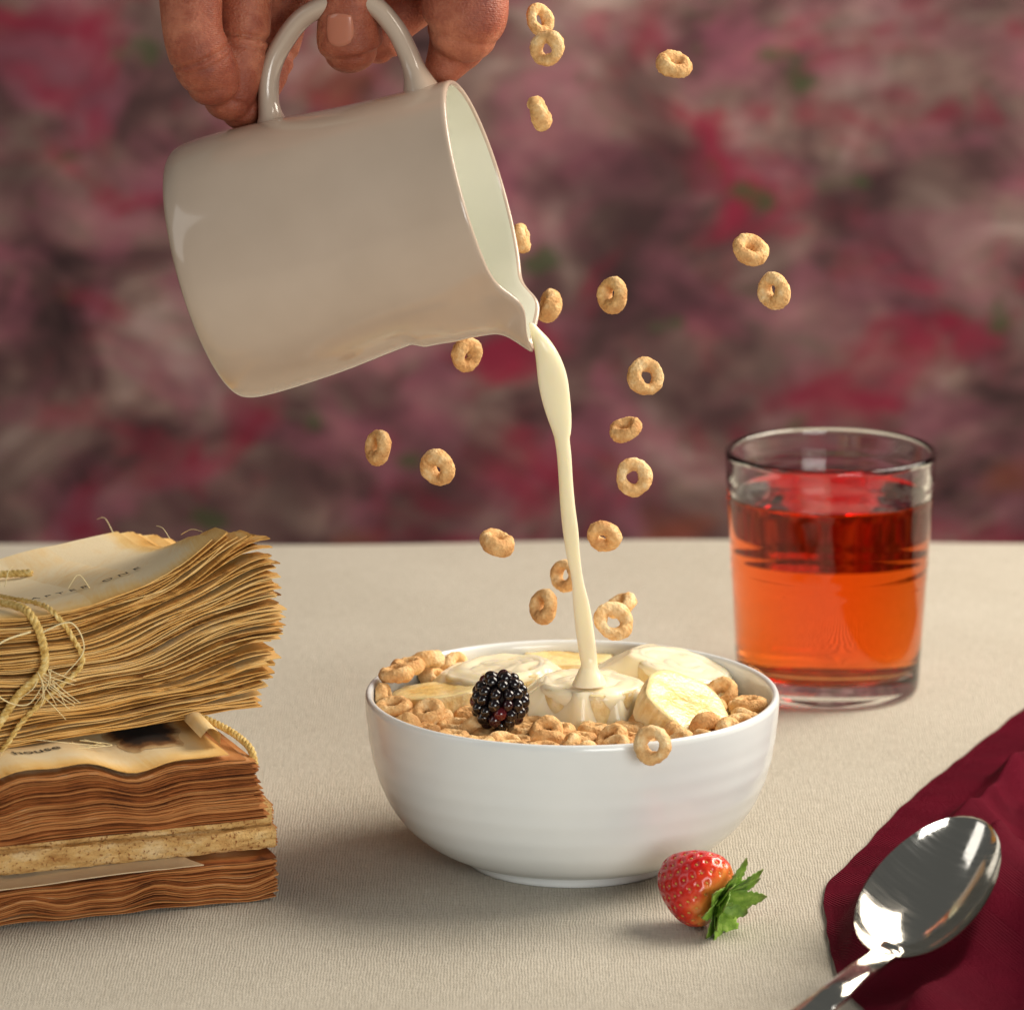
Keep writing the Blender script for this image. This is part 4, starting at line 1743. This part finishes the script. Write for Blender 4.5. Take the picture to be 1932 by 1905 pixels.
# ------------------------------------------------------------------ toasted oat rings
def ring_mesh(seed, R, r, squash, hole=1.0):
    V, F = [], []
    n, m = 44, 22
    rr = random.Random(seed)
    o = Vector((seed * 7.3, seed * 1.9, 0))
    ov = rr.uniform(.90, 1.0)
    for i in range(n):
        a = 2 * PI * i / n
        rl = r * (1 + .10 * math.sin(a + seed) + .06 * math.sin(3 * a + 2 * seed))
        for j in range(m):
            b = 2 * PI * j / m
            x = (R + rl * math.cos(b)) * math.cos(a)
            y = (R + rl * math.cos(b)) * math.sin(a) * ov
            z = rl * squash * math.sin(b)
            p = Vector((x, y, z))
            nrm = Vector((math.cos(b) * math.cos(a), math.cos(b) * math.sin(a), math.sin(b)))
            q = p * 1000
            dd = .00034 * noise.noise(q * .55 + o) + .00022 * noise.noise(q * 1.3 + o) + .00012 * noise.noise(q * 3.0 + o)
            V.append(p + nrm * dd)
    for i in range(n):
        for j in range(m):
            F.append((i * m + j, ((i + 1) % n) * m + j, ((i + 1) % n) * m + (j + 1) % m, i * m + (j + 1) % m))
    me = bpy.data.meshes.new('oat_ring')
    me.from_pydata([tuple(v) for v in V], [], F)
    me.shade_smooth()
    me.materials.append(M['cereal'])
    return me


RING_M = [ring_mesh(1, .0040, .00225, 1.05), ring_mesh(2, .0038, .00240, 1.12), ring_mesh(3, .0042, .00215, 1.0),
          ring_mesh(4, .0037, .00235, 1.2), ring_mesh(5, .0039, .0023, 1.1), ring_mesh(6, .0041, .0021, 1.15)]


def add_ring(k, mtx, label, group):
    o = bpy.data.objects.new('oat_ring', RING_M[k % len(RING_M)])
    COL.objects.link(o)
    o.matrix_world = mtx
    tag(o, label, 'cereal ring', group)
    return o


# u, v, y(world), tilt deg, direction of the foreshortened axis deg, size, mesh, label
FALL = [
    (1018, 38, .030, 42, 20, .92, 2, 'highest falling oat ring, partly hidden behind another ring'),
    (1032, 92, .010, 22, 200, 1.0, 0, 'falling oat ring just below the topmost ring, with open hole'),
    (1272, 123, .010, 56, 75, 1.0, 1, 'lone falling oat ring at the top right, nearly lying flat'),
    (1017, 214, .006, 84, 20, 1.0, 3, 'falling oat ring seen edge-on beside the pitcher mouth'),
    (984, 448, .055, 75, 10, .85, 4, 'sliver of an oat ring behind the pitcher rim'),
    (1036, 577, .050, 70, 160, 1.0, 3, 'oat ring half hidden behind the pitcher spout'),
    (1156, 556, .010, 46, 178, 1.02, 4, 'falling oat ring to the right of the spout with a narrow hole'),
    (1415, 472, .012, 45, 62, 1.02, 1, 'upper of the two falling oat rings at the far right'),
    (1460, 548, .012, 42, 190, 1.04, 4, 'lower of the two falling oat rings at the far right'),
    (880, 670, .040, 44, 340, .98, 1, 'oat ring falling directly below the pitcher, partly behind it'),
    (1219, 711, .008, 26, 30, 1.06, 5, 'falling oat ring right of the stream at the widest milk'),
    (1181, 810, .010, 62, 118, .98, 0, 'small tilted oat ring just above a wide-open falling ring'),
    (1195, 900, .006, 10, 40, 1.04, 2, 'wide-open oat ring falling right of the stream before the backdrop'),
    (714, 843, .010, 58, 175, 1.0, 4, 'leftmost falling oat ring, narrow and upright'),
    (826, 883, .010, 40, 215, 1.04, 1, 'second falling oat ring from the left'),
    (936, 1023, .010, 68, 68, 1.06, 3, 'nearly flat oat ring falling left of the stream at the table edge'),
    (1139, 1012, .012, 40, 250, .96, 1, 'oat ring falling right of the stream at the table edge'),
    (1066, 1085, .030, 40, 175, .92, 5, 'oat ring half hidden behind the milk stream'),
    (1026, 1143, .008, 52, 172, 1.0, 4, 'upright oat ring falling left of the stream just above the bowl'),
    (1170, 1143, .040, 66, 120, .95, 0, 'oat ring partly hidden behind the lowest falling ring'),
    (1157, 1172, .002, 20, 60, 1.10, 2, 'lowest falling oat ring, right of the stream over the bowl'),
    (1232, 1405, -.0745, 22, 180, 1.04, 5, 'oat ring on the outside of the bowl at its front rim'),
]


def build_falling():
    for k, (u, v, y, tl, dr, sz, mk, label) in enumerate(FALL):
        c = at_y(u, v, y)
        a = math.radians(dr)
        dv = RIGHT * math.cos(a) - UPV * math.sin(a) * -1
        t = math.radians(tl)
        nrm = -FWD * math.cos(t) + dv * math.sin(t)
        m = frame(c, UPV + RIGHT * math.sin(k * 2.1), nrm) @ Matrix.Diagonal((sz, sz, sz, 1))
        add_ring(mk, m, label, 'falling oat rings')


build_falling()

#RINGS_BEGIN
RINGS = [
    (0, -0.0223, -0.04266, 0.04625, 0.8856, -0.0, -0.0, 0.4644),
    (1, -0.03759, -0.00103, 0.0464, 0.9385, 0.0, -0.0, -0.3453),
    (2, 0.03523, -0.00422, 0.04859, 0.8929, -0.2049, 0.256, 0.3087),
    (3, 0.03214, -0.00959, 0.04635, 0.7835, 0.0, -0.0, -0.6214),
    (4, 0.00448, 0.0096, 0.0463, 1.0, -0.0, -0.0, 0.0016),
    (5, 0.07434, -0.01584, 0.0461, 0.0, 0.9932, 0.1166, -0.0),
    (0, 0.02466, 0.04071, 0.04625, 0.0, 0.7397, 0.673, -0.0),
    (1, 0.04825, 0.03772, 0.0464, 0.0, -0.0328, -0.9995, 0.0),
    (2, 0.00716, -0.01174, 0.04615, 0.0, 0.5757, 0.8176, 0.0),
    (3, -0.02678, 0.03976, 0.04848, 0.2244, -0.9018, -0.2828, 0.2376),
    (4, -0.03563, 0.02474, 0.05687, 0.0143, -0.6169, 0.7843, -0.0642),
    (5, 0.03994, 0.05262, 0.0461, 0.0, 0.5404, 0.8414, -0.0),
    (0, -0.00739, -0.02707, 0.04625, 0.1734, -0.0, 0.0, 0.9848),
    (1, 0.02897, -0.05968, 0.0464, 0.0001, 0.2235, 0.9747, 0.0),
    (2, 0.07945, 0.0119, 0.04615, 0.0, -0.1091, 0.994, 0.0),
    (3, 0.07254, -0.03311, 0.04896, 0.1829, -0.9052, 0.0976, 0.3711),
    (4, 0.05687, 0.00374, 0.0463, 1.0, 0.0, 0.0, -0.0022),
    (5, 0.00202, 0.03315, 0.0461, 0.0, -0.212, 0.9773, 0.0),
    (0, -0.04357, 0.00727, 0.04997, 0.7393, 0.1529, 0.6499, 0.0878),
    (1, -0.02966, 0.03537, 0.05634, 0.1621, 0.9255, -0.3138, 0.1367),
    (2, -0.04003, -0.00395, 0.05042, 0.0481, -0.0718, -0.064, 0.9942),
    (3, 0.01539, -0.02242, 0.04635, 0.0001, -0.5341, 0.8454, 0.0),
    (4, 0.04058, -0.04513, 0.0463, 0.8181, 0.0, -0.0, -0.5751),
    (5, 0.0406, -0.05701, 0.0461, 0.0, -0.7069, 0.7073, 0.0),
    (0, 0.05194, 0.05142, 0.04625, 0.4687, -0.0, 0.0, -0.8834),
    (1, -0.02587, -0.00432, 0.0464, 0.8068, 0.0, -0.0001, 0.5908),
    (2, 0.04926, 0.01379, 0.04615, 0.7195, 0.0, 0.0, -0.6944),
    (3, 0.00376, -0.02307, 0.04635, 0.0, -0.7632, -0.6462, 0.0),
    (4, 0.04472, 0.0027, 0.0463, 0.9826, 0.0, 0.0, -0.1855),
    (5, -0.00199, -0.05602, 0.0461, 0.0, 0.4714, 0.8819, -0.0),
    (0, -0.03016, -0.03302, 0.04625, 0.0, -0.3652, 0.9309, -0.0),
    (1, 0.06011, -0.04541, 0.0464, 0.8599, 0.0, 0.0, -0.5104),
    (2, -0.01271, -0.05041, 0.04615, 0.0, -0.3615, 0.9324, -0.0),
    (3, -0.01444, -0.00113, 0.04635, 0.0, -0.4837, 0.8752, -0.0),
    (4, 0.07422, 0.02728, 0.0463, 0.0, 0.1542, 0.988, 0.0),
    (5, 0.00182, -0.03475, 0.0461, 0.5047, -0.0, 0.0, 0.8633),
    (0, 0.01138, -0.00041, 0.04625, 0.9052, -0.0, -0.0, -0.425),
    (1, 0.04566, -0.00917, 0.0464, 0.0, -0.4563, -0.8898, -0.0),
    (2, 0.07956, -0.0116, 0.04832, 0.0362, -0.5793, -0.7627, 0.2854),
    (3, -0.00454, -0.01454, 0.04635, 0.7504, 0.0, -0.0, -0.661),
    (4, -0.00719, 0.00806, 0.0463, 0.0, 0.8623, 0.5063, 0.0),
    (5, 0.04819, -0.02633, 0.0461, 0.9932, 0.0, 0.0, 0.1165),
    (0, -0.01956, 0.0489, 0.04968, 0.5722, 0.5459, -0.0297, 0.6114),
    (1, 0.00908, -0.04714, 0.0464, 0.0001, 0.8174, 0.5761, 0.0),
    (2, 0.03675, 0.04091, 0.04615, 0.0, -1.0, 0.0075, -0.0),
    (3, 0.01166, -0.02935, 0.04883, 0.2759, -0.7683, -0.5274, -0.2356),
    (4, 0.07156, 0.0206, 0.04858, 0.3073, -0.6203, 0.7115, 0.1212),
    (5, 0.04992, -0.03802, 0.0461, 0.0, -0.4271, 0.9042, 0.0),
    (0, 0.0334, -0.04869, 0.04842, 0.3019, -0.3979, 0.8661, 0.0214),
    (1, -0.01217, -0.02257, 0.04896, 0.4919, -0.3802, 0.0856, 0.7786),
    (2, 0.01296, 0.03826, 0.04615, 0.679, -0.0, 0.0, -0.7341),
    (3, 0.03892, -0.01912, 0.04635, 0.9733, -0.0, -0.0, 0.2295),
    (4, -0.0005, -0.0018, 0.0463, 0.0, 0.9913, -0.1316, 0.0),
    (5, 0.07649, -0.02303, 0.04815, 0.9169, 0.2755, 0.0323, 0.287),
    (0, 0.00497, 0.04716, 0.04625, 0.7389, 0.0, -0.0, 0.6738),
    (1, 0.03801, -0.03258, 0.0464, 0.8207, 0.0, -0.0, -0.5713),
    (2, 0.01956, -0.0113, 0.04615, 0.0, -0.6287, 0.7777, 0.0),
    (3, -0.03631, -0.02385, 0.04854, 0.3, -0.251, -0.2227, 0.893),
    (4, -0.02936, -0.02112, 0.0463, 0.0, -0.931, -0.3651, -0.0),
    (5, -0.01933, -0.01447, 0.0461, 0.9908, 0.0, 0.0, -0.135),
    (0, 0.00947, -0.05944, 0.04625, 0.0, -0.9351, -0.3543, -0.0),
    (1, -0.0094, -0.03888, 0.0464, 0.4957, -0.0, -0.0, 0.8685),
    (2, 0.03266, -0.03741, 0.04862, 0.3146, -0.5184, 0.795, 0.017),
    (3, 0.06434, -0.02415, 0.04907, 0.3258, 0.3396, 0.8334, -0.29),
    (4, -0.03946, 0.01298, 0.05745, 0.4065, 0.0311, -0.0589, -0.9112),
    (0, 0.06485, -0.0409, 0.04875, 0.0831, 0.7764, 0.5195, -0.3469),
    (1, 0.01073, -0.06, 0.05068, 0.5134, 0.0055, -0.0061, -0.8581),
    (2, 0.02281, -0.04388, 0.04615, 0.0, -0.9359, -0.3522, -0.0),
    (3, 0.07999, -0.00011, 0.04635, 0.5611, 0.0, -0.0, 0.8277),
    (4, -0.01972, -0.04397, 0.05047, 0.0164, -0.7862, -0.6177, 0.006),
    (5, 0.05468, -0.04829, 0.0489, 0.3823, -0.6522, 0.6461, -0.1052),
    (0, -0.00872, -0.01026, 0.04892, 0.0637, -0.2605, 0.2466, 0.9313),
    (1, 0.02265, -0.05813, 0.04907, 0.4106, 0.2936, 0.8632, 0.009),
    (2, -0.03854, -0.01309, 0.04615, 0.6645, 0.0, 0.0, 0.7473),
    (3, -0.01854, -0.0314, 0.04635, 0.5129, -0.0, 0.0, -0.8584),
    (4, 0.01203, -0.03985, 0.04855, 0.0703, -0.0406, -0.9449, 0.3172),
    (5, 0.00205, 0.02135, 0.0461, 0.0, 0.9831, 0.1831, -0.0),
    (0, 0.06691, -0.02996, 0.04625, 0.1847, -0.0, -0.0, -0.9828),
    (1, 0.06711, 0.01044, 0.0464, 0.0, -0.1315, 0.9913, 0.0),
    (2, 0.05957, 0.0203, 0.04615, 0.2386, 0.0, 0.0, 0.9711),
    (3, -0.01087, -0.05211, 0.05045, 0.0227, 0.4819, 0.8759, -0.0052),
    (4, 0.0469, -0.05433, 0.04852, 0.4163, 0.1951, 0.251, 0.8518),
    (5, 0.00057, -0.05413, 0.04985, 0.3035, 0.0398, 0.0438, 0.951),
    (0, 0.07979, -0.00157, 0.0507, 0.0134, -0.9971, 0.0753, 0.0004),
    (1, 0.02199, -0.00488, 0.04867, 0.7012, -0.1296, 0.3108, 0.6284),
    (2, 0.00822, 0.05914, 0.04615, 0.5127, -0.0, -0.0, -0.8586),
    (3, -0.0281, -0.00974, 0.04982, 0.2053, -0.6555, 0.7223, 0.0803),
    (4, 0.02267, -0.03158, 0.0463, 0.0, 0.8448, 0.5351, -0.0),
    (5, 0.04868, 0.02581, 0.0461, 0.0, 0.2224, 0.9749, -0.0),
    (0, -0.00203, -0.04443, 0.04836, 0.0588, 0.1783, -0.2205, 0.9572),
    (1, 0.05589, -0.03361, 0.04863, 0.9178, -0.185, 0.2573, -0.239),
    (3, 0.02733, -0.02068, 0.04635, 0.0, -0.5866, -0.8099, 0.0),
    (4, -0.00064, 0.00121, 0.05058, 0.0126, 0.2208, -0.974, 0.0486),
    (5, 0.01799, -0.0526, 0.04924, 0.889, -0.0267, -0.4558, -0.0339),
]
#RINGS_END


def build_heap():
    for mk, x, y, z, qw, qx, qy, qz in RINGS:
        from mathutils import Quaternion
        m = Matrix.Translation((x, y, z + .0036)) @ Quaternion((qw, qx, qy, qz)).to_matrix().to_4x4()
        dx, dy = x - BX, y
        p = m.translation
        buried = False
        for (bu, bv, bz, bR, bT, nrm, _m, _l) in BANANAS:
            zn = (RIGHT * nrm[0] + UPV * nrm[1] - FWD * nrm[2]).normalized()
            q = p - at_z(bu, bv, bz)
            h = q.dot(zn)
            if abs(h) < bT / 2 + .0012 and (q - zn * h).length < bR + .0022:
                buried = True
        if buried:
            continue
        if dy < -.030 and abs(dx) < .045:
            lab = 'light brown oat ring in the row along the front inside of the bowl'
        elif dx < -.030:
            lab = 'light brown oat ring heaped at the left inside of the bowl'
        elif dx > .030:
            lab = 'light brown oat ring heaped at the right inside of the bowl'
        elif dy > .030:
            lab = 'light brown oat ring heaped at the back inside of the bowl'
        else:
            lab = 'light brown oat ring wedged between the banana slices in the bowl'
        add_ring(mk, m, lab, 'oat rings heaped in the bowl')


build_heap()
